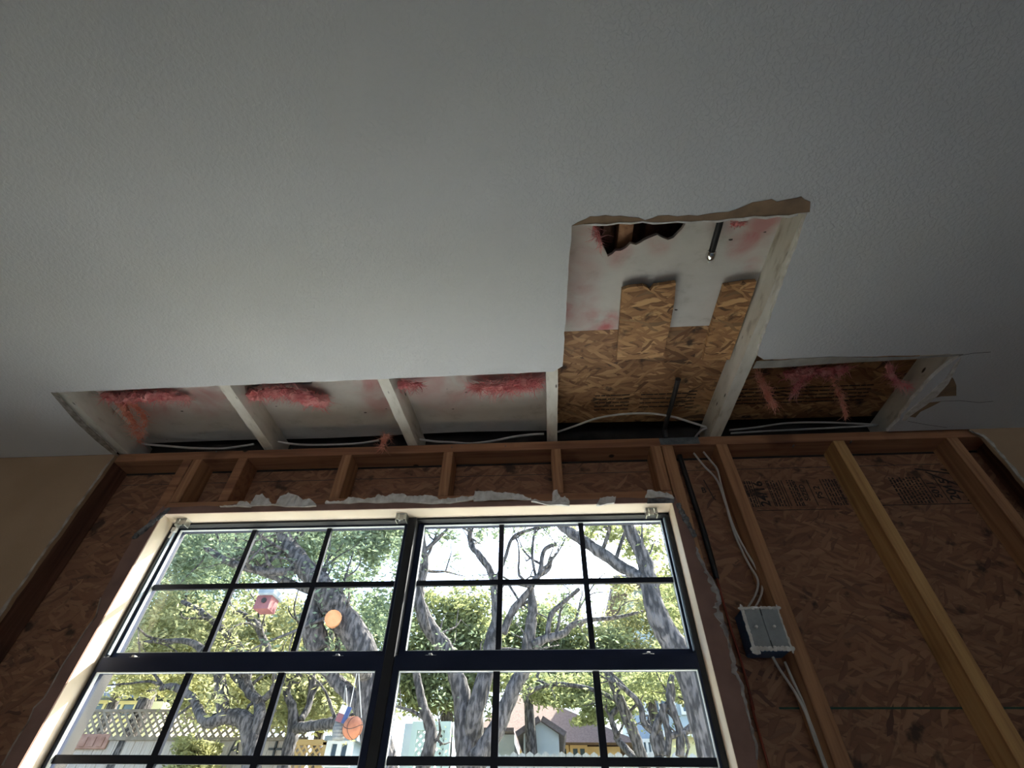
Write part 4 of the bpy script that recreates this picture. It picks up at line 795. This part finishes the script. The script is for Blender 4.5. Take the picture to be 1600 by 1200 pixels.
# 1: thick leaning oak behind the left window
def trunk_down(bm, px, py, Y, r, dx=0):
    p = O(px, py, Y); tube(bm, [p, p + Vector((dx * .5, 0, (gz(Y) - p.z) * .5)), Vector((p.x + dx, Y, gz(Y) - .1))], [r, r * 1.05, r * 1.35], 12, 5, 1, .25)
TREES = [
 ('thick leaning oak with a pale sawn branch stub behind the left window', 4.6, 560, 1205, .17,
  [[(598, 1215, 4.6, .17), (585, 1120, 4.6, .16), (578, 1060, 4.6, .15), (560, 1005, 4.55, .16), (530, 960, 4.5, .16), (505, 925, 4.45, .15), (470, 885, 4.5, .12), (448, 850, 4.55, .10), (435, 810, 4.6, .09)],
   [(500, 1015, 4.55, .13), (490, 980, 4.5, .13), (492, 945, 4.5, .12), (510, 928, 4.5, .10)],
   [(570, 1110, 4.6, .09), (535, 1075, 4.7, .08), (512, 1050, 4.7, .075), (500, 1015, 4.6, .11)],
   [(578, 1060, 4.6, .09), (566, 1048, 4.35, .07), (548, 1040, 4.1, .06), (530, 1032, 4.05, .04)],
   [(500, 930, 4.5, .05), (440, 905, 4.7, .045), (390, 885, 4.9, .04), (340, 850, 5.1, .03), (310, 835, 5.2, .02)],
   [(470, 890, 4.5, .05), (420, 893, 4.4, .05), (360, 880, 4.3, .045), (320, 855, 4.3, .03)]],
  [(330, 850, 5.2, 70, 34, 1300), (430, 860, 5.0, 60, 36, 1000), (540, 840, 5.0, 80, 26, 1300), (600, 850, 5.0, 40, 40, 700), (270, 890, 5.4, 60, 30, 800), (570, 930, 5.4, 60, 50, 900)], 'leafd', .035),
 ('crooked oak with arching limbs behind the lower left window', 6.0, 388, 1205, .13,
  [[(392, 1210, 6, .13), (392, 1165, 6, .12), (380, 1130, 6, .12), (355, 1122, 6, .10), (325, 1128, 6, .07), (308, 1105, 6.1, .06), (298, 1088, 6.1, .055), (270, 1070, 6.2, .05), (250, 1076, 6.2, .035)],
   [(350, 1122, 6, .08), (348, 1095, 6, .085), (342, 1060, 6, .08), (336, 1040, 6, .07), (300, 1005, 6, .05), (250, 1000, 6.1, .03), (215, 1005, 6.1, .02)],
   [(392, 1155, 6, .09), (402, 1120, 6, .08), (404, 1095, 6.1, .07), (385, 1075, 6.1, .06), (385, 1045, 6.2, .06), (365, 1000, 6.2, .06), (320, 960, 6.3, .05), (285, 940, 6.4, .035)],
   [(404, 1098, 6.1, .05), (425, 1080, 6, .05), (430, 1050, 6, .05), (415, 1000, 6, .055), (398, 975, 6, .05), (370, 955, 6, .035)],
   [(404, 1095, 6.0, .05), (370, 1060, 6.2, .05), (362, 1045, 6.2, .05), (345, 1020, 6.4, .04)]],
  [(300, 1000, 7, 70, 26, 1500), (230, 960, 7, 50, 40, 1100), (380, 985, 7.2, 60, 30, 900), (330, 1085, 7.5, 50, 24, 900), (230, 1062, 7.5, 60, 14, 900), (380, 1100, 7.6, 30, 25, 500)], 'leafy', .04),
 ('slim forked oak right of the crooked one behind the lower left window', 6.4, 440, 1205, .09,
  [[(440, 1210, 6.4, .09), (452, 1165, 6.4, .09), (460, 1138, 6.4, .085), (455, 1105, 6.4, .065), (448, 1085, 6.4, .05), (455, 1060, 6.4, .05), (480, 1050, 6.4, .05), (505, 1025, 6.4, .04), (520, 990, 6.4, .03)],
   [(460, 1138, 6.4, .07), (485, 1138, 6.2, .07), (520, 1130, 6.0, .07), (545, 1128, 5.8, .065)],
   [(470, 1125, 6.4, .05), (482, 1100, 6.5, .05), (486, 1060, 6.5, .06), (480, 1010, 6.6, .05), (470, 960, 6.7, .04)]],
  [(500, 1085, 7.4, 50, 34, 1200), (450, 1095, 7.4, 40, 30, 700), (440, 990, 7, 50, 40, 800), (520, 1110, 8, 30, 14, 300)], 'leafy', .04),
 ('multi stemmed oak rising left of centre in the right window', 5.2, 715, 1210, .13,
  [[(738, 1210, 5.2, .16), (732, 1160, 5.2, .14), (722, 1100, 5.2, .12), (712, 1050, 5.2, .10), (690, 1010, 5.2, .10), (668, 975, 5.2, .10), (655, 930, 5.2, .08), (664, 880, 5.2, .055), (660, 845, 5.2, .05), (662, 815, 5.2, .05)],
   [(664, 860, 5.2, .035), (680, 845, 5.2, .03), (700, 826, 5.2, .02)],
   [(740, 1170, 5.2, .11), (745, 1110, 5.1, .11), (760, 1050, 5.1, .10), (768, 1000, 5.1, .09), (778, 960, 5.1, .07), (768, 900, 5.1, .05), (752, 870, 5.1, .045), (738, 850, 5.2, .04), (733, 822, 5.2, .03)],
   [(745, 1190, 5.0, .12), (775, 1140, 5.0, .10), (800, 1080, 5.0, .09), (822, 1040, 5.0, .085), (828, 990, 5.0, .08), (832, 950, 5.0, .07), (830, 920, 5.0, .04), (845, 895, 5.0, .035), (852, 860, 5, .03), (870, 850, 5, .03)],
   [(786, 990, 5.0, .05), (800, 955, 5, .05), (825, 925, 5, .045), (838, 905, 5, .04), (855, 890, 5.1, .03), (862, 870, 5.1, .02)],
   [(832, 1010, 5, .07), (850, 995, 5, .05), (880, 992, 5, .045), (895, 975, 5.1, .04), (925, 970, 5.2, .03), (965, 965, 5.3, .025), (1005, 955, 5.4, .015)],
   [(855, 995, 5, .035), (862, 960, 5, .035), (880, 940, 5, .03), (905, 920, 5, .025)],
   [(778, 900, 5.1, .03), (790, 870, 5.1, .025), (800, 840, 5.1, .025), (830, 828, 5.1, .025), (860, 822, 5.1, .02)],
   [(838, 905, 5, .02), (832, 870, 5, .02), (834, 835, 5, .018), (842, 815, 5, .015)],
   [(690, 1015, 5.3, .05), (670, 985, 5.3, .045), (664, 975, 5.3, .03)],
   [(660, 1205, 5.6, .09), (672, 1150, 5.6, .08), (664, 1100, 5.6, .06), (650, 1050, 5.6, .05)]],
  [(725, 822, 5.2, 30, 12, 110), (780, 818, 5.2, 40, 7, 70), (690, 835, 5.2, 22, 18, 50), (850, 835, 5.1, 40, 18, 90), (870, 940, 5.3, 26, 24, 90), (760, 840, 5.1, 18, 20, 60)], 'leafd', .03),
 ('tall straight oak leaning at the right side of the right window', 3.9, 1120, 1210, .15,
  [[(1135, 1260, 3.9, .15), (1080, 1060, 3.9, .13), (1058, 1015, 3.9, .125), (1032, 965, 3.9, .11), (1012, 915, 3.9, .095), (1000, 870, 3.9, .085), (985, 830, 3.9, .075), (968, 790, 3.9, .06)],
   [(1006, 905, 3.9, .06), (975, 885, 4.0, .065), (940, 865, 4.1, .065), (905, 840, 4.2, .07), (880, 822, 4.3, .06), (860, 805, 4.4, .05)]],
  [(950, 838, 4.3, 40, 18, 330), (1025, 850, 4.5, 40, 34, 420), (1040, 910, 5, 30, 40, 420), (900, 822, 4.5, 30, 7, 60), (1050, 975, 5.5, 26, 26, 300)], 'leafa', .032),
 ('twisted small oak with many forks before the pale house', 6.5, 1095, 1210, .08,
  [[(1030, 1182, 6.5, .07), (1022, 1150, 6.5, .055), (1005, 1128, 6.5, .05), (1000, 1100, 6.5, .045), (985, 1080, 6.5, .04), (965, 1068, 6.5, .03)],
   [(1030, 1182, 6.5, .06), (1022, 1150, 6.5, .055), (1035, 1115, 6.5, .055), (1050, 1090, 6.5, .05), (1048, 1060, 6.5, .04)],
   [(1062, 1182, 6.4, .06), (1062, 1145, 6.4, .06), (1052, 1115, 6.4, .05), (1048, 1085, 6.4, .05), (1050, 1055, 6.4, .04)],
   [(1042, 1182, 6.4, .045), (1046, 1152, 6.4, .05), (1038, 1122, 6.4, .045), (1035, 1100, 6.4, .04)],
   [(1046, 1150, 6.4, .04), (1070, 1142, 6.4, .045), (1088, 1128, 6.4, .04), (1098, 1112, 6.4, .035), (1085, 1090, 6.4, .03), (1080, 1060, 6.4, .02)]],
  [(1020, 1065, 7, 50, 14, 700), (1080, 1075, 7, 30, 20, 300)], 'leafa', .035),
 ('leaning oak trunk right of the shed, behind the lower right window', 7.5, 1008, 1210, .1,
  [[(1012, 1215, 7.5, .1), (1000, 1178, 7.5, .1), (985, 1130, 7.5, .095), (968, 1090, 7.5, .09), (955, 1060, 7.5, .08), (940, 1030, 7.5, .07)],
   [(1004, 1190, 7.55, .07), (990, 1184, 7.8, .06), (968, 1160, 8, .06), (960, 1145, 8, .055), (955, 1120, 8, .05), (975, 1100, 8, .04)],
   [(975, 1100, 7.9, .04), (920, 1078, 8, .04), (860, 1070, 8, .045), (826, 1082, 8, .045), (822, 1095, 8, .05), (815, 1060, 8, .045)], [(860, 1070, 8, .03), (840, 1064, 8, .03), (842, 1050, 8, .03)]],
  [(880, 1078, 8.5, 60, 22, 1500), (950, 1088, 8.5, 40, 30, 900), (820, 1060, 8.5, 30, 16, 400), (930, 1120, 9, 40, 14, 400), (985, 1080, 8.6, 26, 26, 400)], 'leafa', .045),
]
tree_objs = []
for k, (lab, Y, px, py, r, br, lv, lm, sz) in enumerate(TREES):
    p = O(px, 1195, Y); loc = (p.x, Y, gz(Y)); t = empty('oak_tree', loc, lab, 'tree', 'oak trees in the yard')
    rt_ = random.Random(50 + k); tips = []; bm = B(); branchset(bm, br, rt_, tips, [3.5, 3.0, 3.0, 3.2, 2.2, 3.5, 2.5][k]); b0 = br[0][0]; trunk_down(bm, b0[0], b0[1], b0[2], b0[3] * RK); trk = obj('trunk', bm, M['bark'], t, smooth=True)
    bm = B(); leaves(bm, lv, 100 + k, sz); tipleaves(bm, tips, rt_, [.8, .8, .8, .28, .5, .35, .6][k], 12, sz * .85); obj('foliage', bm, M[lm], t)
    if k == 0:
        c = O(520, 966, 4.32); n_ = (Vector((0, 0, 0)) - c).normalized(); bm = B(); tube(bm, [O(522, 968, 4.5), c], [.075, .068], 16, 1); tag(obj('sawn_stub', bm, M['cut'], t), 'orange pale sawn stub')
# background crowns
BG = [('bright yellow green bush crown far behind the lower left window', 10, [(200, 1010, 10, 70, 34, 2600), (290, 1040, 10, 80, 34, 2600), (370, 1085, 10.2, 60, 36, 1800), (260, 985, 10, 90, 30, 1800)], 'leafy', .06),
      ('yellow green tree crown behind the forked oak', 10.5, [(500, 1090, 10.5, 70, 40, 3000), (470, 1020, 10.5, 90, 36, 2600), (430, 970, 10.5, 60, 30, 900)], 'leafy', .06),
      ('hazy green tree crown low in the left of the right window', 9.5, [(700, 975, 9.5, 62, 46, 3200), (690, 1020, 9.5, 80, 30, 2600), (640, 1070, 9.5, 40, 36, 1200), (700, 1080, 9.5, 60, 30, 2000)], 'leafa', .055),
      ('pale green tree crown behind the middle of the right window', 10.5, [(820, 1000, 10.5, 60, 30, 2200), (860, 970, 10.5, 50, 30, 1000), (900, 1010, 10.5, 70, 26, 2200), (800, 1055, 10.5, 70, 22, 2000), (930, 1065, 10.5, 90, 26, 2800)], 'leafa', .055),
      ('yellowish tree crown behind the tall straight oak', 11, [(1000, 990, 11, 60, 36, 1500), (990, 940, 11, 40, 34, 500), (1075, 960, 11, 40, 70, 1400), (1040, 1070, 11, 60, 24, 1200)], 'leafy', .06),
      ('green tree crown filling the upper left window', 8, [(300, 880, 8, 100, 56, 4200), (400, 850, 8, 110, 38, 3400), (560, 980, 8, 60, 44, 1800), (560, 850, 8.3, 80, 30, 1500), (250, 950, 8.2, 60, 40, 1500)], 'leafd', .045)]
for k, (lab, Y, lv, lm, sz) in enumerate(BG):
    p = O(lv[0][0], lv[0][1], Y); t = empty('background_tree', (p.x, Y + .2, gz(Y)), lab, 'tree', 'trees beyond the yard')
    bm = B(); tube(bm, [Vector((p.x, Y + .3, gz(Y) - .1)), Vector((p.x + .1, Y + .3, (p.z + gz(Y)) / 2)), Vector((p.x - .05, Y + .3, p.z))], [.14, .11, .06], 9, 4, 1, .3); obj('trunk', bm, M['bark'], t, smooth=True)
    bm = B(); leaves(bm, lv, 300 + k, sz); obj('foliage', bm, M[lm], t)
# small yellow shrub by the fence
t = empty('yellow_shrub', (O(300, 1185, 7.6).x, 7.6, gz(7.6)), 'bright yellow green shrub in front of the left fence', 'shrub')
bm = B(); leaves(bm, [(300, 1185, 7.6, 20, 22, 1100), (296, 1215, 7.6, 24, 22, 900)], 77, .045); obj('foliage', bm, M['leafy'], t)
bm = B(); p = O(300, 1200, 7.6); tube(bm, [Vector((p.x, 7.6, gz(7.6) - .05)), p], [.03, .02], 8, 2); obj('stem', bm, M['bark'], t)

# fences
def lattice(bm, A, Bp, z0, z1, step, wd, th):
    """diagonal slats between two plan points"""
    A, Bp = Vector(A), Vector(Bp); L = (Bp - A).length; d = (Bp - A) / L; h = z1 - z0
    for s in (1, -1):
        t = -h
        while t < L + h:
            a, b = (t, z0), (t + h, z1)
            if s < 0: a, b = (t + h, z0), (t, z1)
            # clip to [0,L]
            pa, pb = list(a), list(b)
            for q, o in ((pa, pb), (pb, pa)):
                if q[0] < 0 or q[0] > L:
                    c = 0 if q[0] < 0 else L
                    if (o[0] - c) * (q[0] - c) >= 0: q[0] = None; break
                    f = (c - q[0]) / (o[0] - q[0]); q[1] += (o[1] - q[1]) * f; q[0] = c
            if pa[0] is not None and pb[0] is not None:
                P = A + d * pa[0]; Q_ = A + d * pb[0]; bar(bm, (P.x, P.y + s * th, pa[1]), (Q_.x, Q_.y + s * th, pb[1]), wd, th)
            t += step
ft = O(130, 1146, 8.2).z; fe = O(560, 1164, 8.2).z; x0 = -9.5; x1 = O(480, 1160, 8.2).x
fz = (ft + fe) / 2; FY = 8.2
fen = empty('board_fence', ((x0 + x1) / 2, FY, gz(FY)), 'weathered board fence with a lattice top behind the lower left window', 'fence')
bm = B(); x = x0; rr = random.Random(2)
while x < x1: box(bm, x, x + .135, FY, FY + .018 + rr.uniform(0, .006), gz(FY) - .1, fz - .01 + rr.uniform(-.008, .008)); x += .142
obj('boards', bm, M['fence'], fen)
bm = B(); lattice(bm, (x0, FY - .02), (x1, FY - .02), fz, fz + .33, .11, .03, .008); box(bm, x0, x1, FY - .035, FY + .01, fz - .02, fz + .02); box(bm, x0, x1, FY - .035, FY + .01, fz + .32, fz + .355); obj('lattice', bm, noisy('brown_lattice', (.17, .14, .11), (.26, .22, .18), 12, .9), fen)
q = O(429, 1172, FY - .02); bm = B(); box(bm, q.x - .012, q.x + .012, FY - .03, FY - .002, q.z - .16, q.z + .1); box(bm, q.x - .09, q.x + .09, FY - .03, FY - .002, q.z + .0, q.z + .024)
thing('metal_cross', bm, M['black'], 'small dark cross hung on the left fence', 'cross')
for px in (325, 368):
    q = O(px, 1172 - (px - 325) * .12, FY - .03); bm = B(); pts = [Vector((q.x - .07, FY - .02, q.z - .1)), Vector((q.x - .02, FY - .02, q.z + .1)), Vector((q.x + .05, FY - .02, q.z - .08))]
    tube(bm, pts, .012, 6, 2); bar(bm, pts[0] + Vector((.02, 0, .06)), pts[2] + Vector((-.01, 0, .06)), .02, .012)
    thing('metal_ornament', bm, M['black'], 'dark peaked ornament on the left fence, ' + ('just right of the yellow shrub' if px == 325 else 'beside the crooked oak trunk'), 'ornament')
q = O(143, 1160, FY - .02); bm = B(); box(bm, q.x - .32, q.x + .25, FY - .04, FY - .001, q.z - .08, q.z + .10, .01)
for i in range(4): box(bm, q.x - .28 + i * .13, q.x - .20 + i * .13, FY - .05, FY - .04, q.z - .05, q.z + .06)
thing('fence_plaque', bm, noisy('rusty_brown', (.25, .13, .10), (.34, .2, .16), 12, .9), 'rusty brown plaque on the fence at the far lower left', 'plaque')
ax0 = O(490, 1165, 8.0).x; ax1 = O(512, 1165, 8.0).x; gx0 = O(455, 1160, 8.0).x; az = O(480, 1160, 8.0).z
gt = empty('orange_gate', ((gx0 + ax1) / 2, 8.0, gz(8)), 'orange wooden gate with a lattice panel right of the forked oak', 'gate')
bm = B(); box(bm, gx0, ax1, 8.0, 8.03, gz(8) + .02, az - .32); obj('gate_boards', bm, M['wallo'], gt)
bm = B(); lattice(bm, (gx0 + .04, 7.99), (ax1 - .04, 7.99), az - .32, az - .03, .09, .025, .008); obj('lattice', bm, M['wallo'], gt)
bm = B(); box(bm, gx0, ax1, 7.97, 8.03, az - .03, az + .03); box(bm, gx0, gx0 + .06, 7.97, 8.03, az - .35, az); box(bm, ax1 - .06, ax1, 7.97, 8.03, az - .35, az); obj('gate_frame', bm, M['wallo'], gt)
# right picket fence
pz = O(1000, 1178, 9.3).z; x = O(735, 1180, 9.3).x; bm = B(); rr = random.Random(6); xf = x
while x < 9.5:
    h = pz + rr.uniform(-.02, .02); box(bm, x, x + .115, 9.3, 9.32, gz(9.3) - .1, h - .02); v = [bm.verts.new(c) for c in ((x, 9.3, h - .02), (x + .115, 9.3, h - .02), (x + .0575, 9.3, h + .015), (x, 9.32, h - .02), (x + .115, 9.32, h - .02), (x + .0575, 9.32, h + .015))]
    bm.faces.new((v[0], v[1], v[2])); bm.faces.new((v[3], v[5], v[4])); bm.faces.new((v[0], v[2], v[5], v[3])); bm.faces.new((v[1], v[4], v[5], v[2])); x += .123
fr = empty('picket_fence', ((xf + 9.5) / 2, 9.3, gz(9.3)), 'pale picket fence in front of the shed and houses on the right', 'fence'); obj('pickets', bm, M['fencew'], fr)
bm = B(); box(bm, xf, 9.5, 9.325, 9.37, pz - .4, pz - .32); obj('rail', bm, M['fencew'], fr)
# lattice screen
a = O(646, 1128, 7.2); b = O(706, 1128, 7.2); sct = empty('lattice_screen', ((a.x + b.x) / 2, 7.2, gz(7.2)), 'pale green lattice screen left of the multi stemmed oak', 'screen')
bm = B(); lattice(bm, (a.x + .05, 7.2), (b.x - .05, 7.2), gz(7.2), a.z - .08, .085, .034, .008); obj('lattice', bm, M['green_lattice'], sct)
bm = B(); box(bm, a.x, b.x, 7.16, 7.24, a.z - .09, a.z); box(bm, a.x, a.x + .07, 7.16, 7.24, gz(7.2), a.z - .09); box(bm, b.x - .07, b.x, 7.16, 7.24, gz(7.2), a.z - .09); c = O(676, 1128, 7.2).x; box(bm, c - .03, c + .03, 7.16, 7.24, gz(7.2), a.z - .09); obj('screen_frame', bm, M['green_lattice'], sct)
a = O(633, 1130, 7.4); bm = B(); box(bm, a.x, a.x + .1, 7.4, 7.5, gz(7.4), a.z, .004); thing('sunlit_post', bm, M['wallg'], 'bright pale post left of the lattice screen', 'post')

# buildings
def gable(name, label, x0, x1, y0, y1, ze, zr, wm, rm, xr=None, over=.25, rooms=()):
    t = empty(name, ((x0 + x1) / 2, (y0 + y1) / 2, gz(y0) - .1), label, 'building', 'neighbouring buildings'); bm = B(); xr = (x0 + x1) / 2 if xr is None else xr
    slab(bm, [(x0, gz(y0) - .1), (x1, gz(y0) - .1), (x1, ze), (xr, zr), (x0, ze)], 'y', y0, y1); obj('wall', bm, M[wm], t)
    bm = B(); th = .09
    for (xa, za), (xb, zb) in (((x0, ze), (xr, zr)), ((xr, zr), (x1, ze))):
        d = Vector((xb - xa, 0, zb - za)).normalized(); nrm = Vector((-d.z, 0, d.x)); A = Vector((xa, 0, za)) - (d * over if xa == x0 else Vector()); Bq = Vector((xb, 0, zb)) + (d * over if xb == x1 else Vector())
        P = [A + nrm * .005, Bq + nrm * .005, Bq + nrm * th, A + nrm * th]; slab(bm, [(p.x, p.z) for p in P], 'y', y0 - over, y1 + over)
    obj('roof', bm, M[rm], t)
    return t
def hwin(t, x0, x1, z0, z1, y, fm='white'):
    bm = B(); w_ = .07; box(bm, x0 - w_, x1 + w_, y - .05, y - .001, z0 - w_, z0); box(bm, x0 - w_, x1 + w_, y - .05, y - .001, z1, z1 + w_); box(bm, x0 - w_, x0, y - .05, y - .001, z0, z1); box(bm, x1, x1 + w_, y - .05, y - .001, z0, z1); box(bm, (x0 + x1) / 2 - .03, (x0 + x1) / 2 + .03, y - .05, y - .001, z0, z1)
    f = obj('window', bm, M[fm], t); bm = B(); box(bm, x0, x1, y - .02, y - .0012, z0, z1); obj('pane', bm, M['winout'], f)
# garden shed (ridge towards us)
e0, e1, pk = O(818, 1147, 11), O(873, 1148, 11), O(845, 1128, 11)
shed = gable('garden_shed', 'pale grey garden shed with a gable behind the picket fence', e0.x, e1.x, 11, 13, e0.z, pk.z, 'wallg', 'roofp', over=.12)
e2 = O(735, 1146, 11.4); e3 = O(735, 1132, 12.6)
bm = B(); box(bm, e2.x, e0.x - .2, 11.5, 13.5, gz(11) - .1, e2.z); t = empty('low_outbuilding', ((e2.x + e0.x) / 2, 12.5, gz(11) - .1), 'low outbuilding with a pink grey roof left of the garden shed', 'building', 'neighbouring buildings'); obj('wall', bm, M['wallg'], t)
bm = B(); zz = pk.z - .15
slab(bm, [(11.3, e2.z + .02), (12.6, zz), (13.7, e2.z + .02), (13.7, e2.z + .08), (12.6, zz + .08), (11.3, e2.z + .08)], 'y', e2.x, e0.x - .2)
for v in bm.verts: v.co = Vector((v.co.y, v.co.x, v.co.z))
bmesh.ops.recalc_face_normals(bm, faces=bm.faces); obj('roof', bm, M['roofp'], t)
# orange house with hip roof
wl_, wr_ = O(870, 1164, 15), O(968, 1164, 15); rt = O(832, 1085, 17.5); ht = empty('orange_house', ((wl_.x + wr_.x) / 2, 16.5, gz(15) - .1), 'orange walled house with a wide brown hipped roof', 'building', 'neighbouring buildings')
X0 = O(760, 1164, 15).x; bm = B(); box(bm, X0, wr_.x, 15, 20, gz(15) - .1, wl_.z - .03); obj('wall', bm, M['wallo'], ht)
bm = B(); z0 = wl_.z; a = [bm.verts.new(c) for c in ((X0 - .4, 14.6, z0), (wr_.x + .5, 14.6, z0), (wr_.x + .5, 20.4, z0), (X0 - .4, 20.4, z0), (O(790, 1092, 17.5).x, 17.5, rt.z), (rt.x, 17.5, rt.z))]
bm.faces.new((a[0], a[1], a[5], a[4])); bm.faces.new((a[1], a[2], a[5])); bm.faces.new((a[2], a[3], a[4], a[5])); bm.faces.new((a[3], a[0], a[4])); bm.faces.new((a[0], a[3], a[2], a[1])); obj('roof', bm, M['rooft'], ht)
for p, q in (((875, 1170), (885, 1178)), ((895, 1170), (914, 1178))): a, b = O(*p, 15), O(*q, 15); hwin(ht, a.x, b.x, b.z - .4, a.z, 15, 'wallo')
# pale two-storey house at right
a, b = O(1003, 1048, 15), O(1003, 1148, 15); X1 = 17.0; t = empty('pale_house', ((a.x + X1) / 2, 18, gz(15) - .1), 'pale blue two storey house with big windows at the right', 'building', 'neighbouring buildings')
bm = B(); box(bm, a.x, X1, 15, 21, b.z + .001, a.z + 2.2); obj('upper_wall', bm, M['wallb'], t)
bm = B(); box(bm, a.x + .1, X1, 15.1, 21, gz(15) - .1, b.z); obj('lower_wall', bm, M['wally'], t)
bm = B(); box(bm, a.x - .05, X1, 14.93, 15, b.z - .05, b.z + .08); obj('band', bm, M['white'], t)
bm = B(); box(bm, a.x - .5, X1 + .4, 14.5, 21.5, a.z + 2.2, a.z + 2.4); obj('roof', bm, M['roofp'], t)
for p, q in (((1006, 1082), (1053, 1112)), ((1062, 1082), (1100, 1112))): c, d = O(*p, 15), O(*q, 15); hwin(t, c.x, d.x, d.z, c.z, 15)
for p, q in (((1005, 1160), (1018, 1176)),): c, d = O(*p, 15.1), O(*q, 15.1); hwin(t, c.x, d.x, d.z, c.z, 15.1)
# yellow house at left with a blue roof
a, b = O(150, 1096, 13), O(232, 1096, 13); t = empty('yellow_house', ((a.x + b.x) / 2 - 2, 15, gz(13) - .1), 'yellow house with a blue grey roof and dark window at the far left', 'building', 'neighbouring buildings')
bm = B(); box(bm, a.x - 3, b.x + .4, 13, 18, gz(13) - .1, a.z); obj('wall', bm, M['wally'], t)
zr = O(200, 1072, 14.5).z; bm = B(); slab(bm, [(12.6, a.z), (15.5, zr + .3), (18.4, a.z), (18.4, a.z + .1), (15.5, zr + .42), (12.6, a.z + .1)], 'y', a.x - 3.3, b.x)
for v in bm.verts: v.co = Vector((v.co.y, v.co.x, v.co.z))
bmesh.ops.recalc_face_normals(bm, faces=bm.faces); obj('roof', bm, M['roofb'], t)
for p, q in (((152, 1100), (172, 1117)), ((174, 1101), (204, 1119))): c, d = O(*p, 13), O(*q, 13); hwin(t, c.x, d.x, d.z, c.z, 13, 'wally')
# dim playhouse behind the ball
a, b = O(516, 1158, 7.4), O(552, 1158, 7.4); t = empty('blue_playhouse', ((a.x + b.x) / 2, 7.8, gz(7.4)), 'small blue grey playhouse below the hanging ball', 'playhouse')
bm = B(); box(bm, a.x, b.x, 7.4, 8.0, gz(7.4), a.z); obj('wall', bm, M['wallb'], t); c, d = O(521, 1163, 7.4), O(540, 1188, 7.4); hwin(t, c.x, d.x, d.z, c.z, 7.4)
bm = B(); box(bm, a.x - .06, b.x + .06, 7.34, 8.05, a.z, a.z + .05); obj('roof', bm, M['greyp'], t)
# hanging ball planter
YB = 4.1; bc = O(551, 1137, YB); rb = (O(566, 1137, YB) - bc).length
t = empty('hanging_ball', bc - Vector((0, 0, rb)), 'orange basketball hanging on strings beside the thick oak trunk', 'ball')
bm = B(); bmesh.ops.create_uvsphere(bm, u_segments=28, v_segments=18, radius=rb, matrix=Matrix.Translation(bc)); obj('ball_skin', bm, M['ballc'], t, smooth=True)
bm = B()
for rot in (Matrix.Rotation(0, 4, 'X'), Matrix.Rotation(math.pi / 2, 4, 'X'), Matrix.Rotation(math.pi / 2, 4, 'Y')):
    pts = [bc + (rot @ Vector((math.cos(q), math.sin(q), .25 * math.cos(2 * q))).normalized()) * rb for q in [2 * math.pi * i / 24 for i in range(25)]]
    tube(bm, pts, rb * .03, 6, 1)
obj('seam', bm, M['ball_line'], t)
bm = B(); top = O(558, 1050, YB)
for dx in (-.05, .05): tube(bm, [bc + Vector((dx, 0, rb * .85)), top + Vector((0, 0, .04))], .0035, 5, 1)
obj('string', bm, M['cable'], t)
c = O(531, 1140, YB + .05); r0 = (O(542, 1140, YB) - O(531, 1140, YB)).length; bm = B()
pts = [c + Vector((0, 0, q)) for q in [(-1.2 + .2 * i) * r0 for i in range(13)]]; tube(bm, pts, [r0 * (1.0 + .08 * (i % 2)) * (1 - .25 * abs(i - 6) / 6) for i in range(13)], 16, 1)
tube(bm, [c + Vector((0, 0, r0 * 1.2)), O(540, 1070, YB + .05)], .004, 5, 1)
thing('ribbed_pot', bm, M['ribbed'], 'grey ribbed hanging pot touching the left side of the ball', 'pot')
c = O(537, 1116, YB); bm = B(); s = .052
def tilt(c, dx, dz): return c + Vector((dx * .92 + dz * .25, 0, dz * .96 - dx * .25))
t = empty('flag_plaque', c - Vector((0, 0, s)), 'small red white and blue plaque hanging above the ball', 'plaque')
for nm, mm, (xa, xb, za, zb) in (('blue_band', 'navy', (.2, 1, -1, 1)), ('white_band', 'white', (-1, .18, 0, 1)), ('red_band', 'red', (-1, .18, -1, -.02))):
    bm = B(); P = [tilt(c, xx * s * .8, zz * s) for xx, zz in ((xa, za), (xb, za), (xb, zb), (xa, zb))]; slab(bm, [(p.x, p.z) for p in P], 'y', YB - .006, YB + .006); obj(nm, bm, M[mm], t)
bm = B(); tube(bm, [tilt(c, 0, s), O(541, 1075, YB)], .003, 5, 1); obj('string', bm, M['cable'], t)
# birdhouse in the tree
c = O(419, 942, 3.9); s = .068; t = empty('birdhouse', c - Vector((0, 0, s)), 'red birdhouse with a grey roof hung in the branches of the left window', 'birdhouse')
bm = B(); box(bm, c.x - s, c.x + s * .75, 3.83, 3.96, c.z - s, c.z + s * .5); obj('house_box', bm, M['red'], t)
bm = B(); box(bm, c.x - s * .9, c.x + s * 1.0, 3.80, 3.99, c.z + s * .5, c.z + s * 1.3, .008); obj('roof', bm, M['greyp'], t)
bm = B(); tube(bm, [(c.x, 3.82, c.z - s * .1), (c.x, 3.835, c.z - s * .1)], .02, 12, 1); obj('entrance', bm, M['ball_line'], t)
bm = B(); tube(bm, [(c.x, 3.9, c.z + s * 1.3), (c.x + .03, 4.05, c.z + s * 1.3 + .35), O(400, 895, 4.45)], .004, 5, 1); obj('wire', bm, M['black'], t)
bpy.context.view_layer.update()
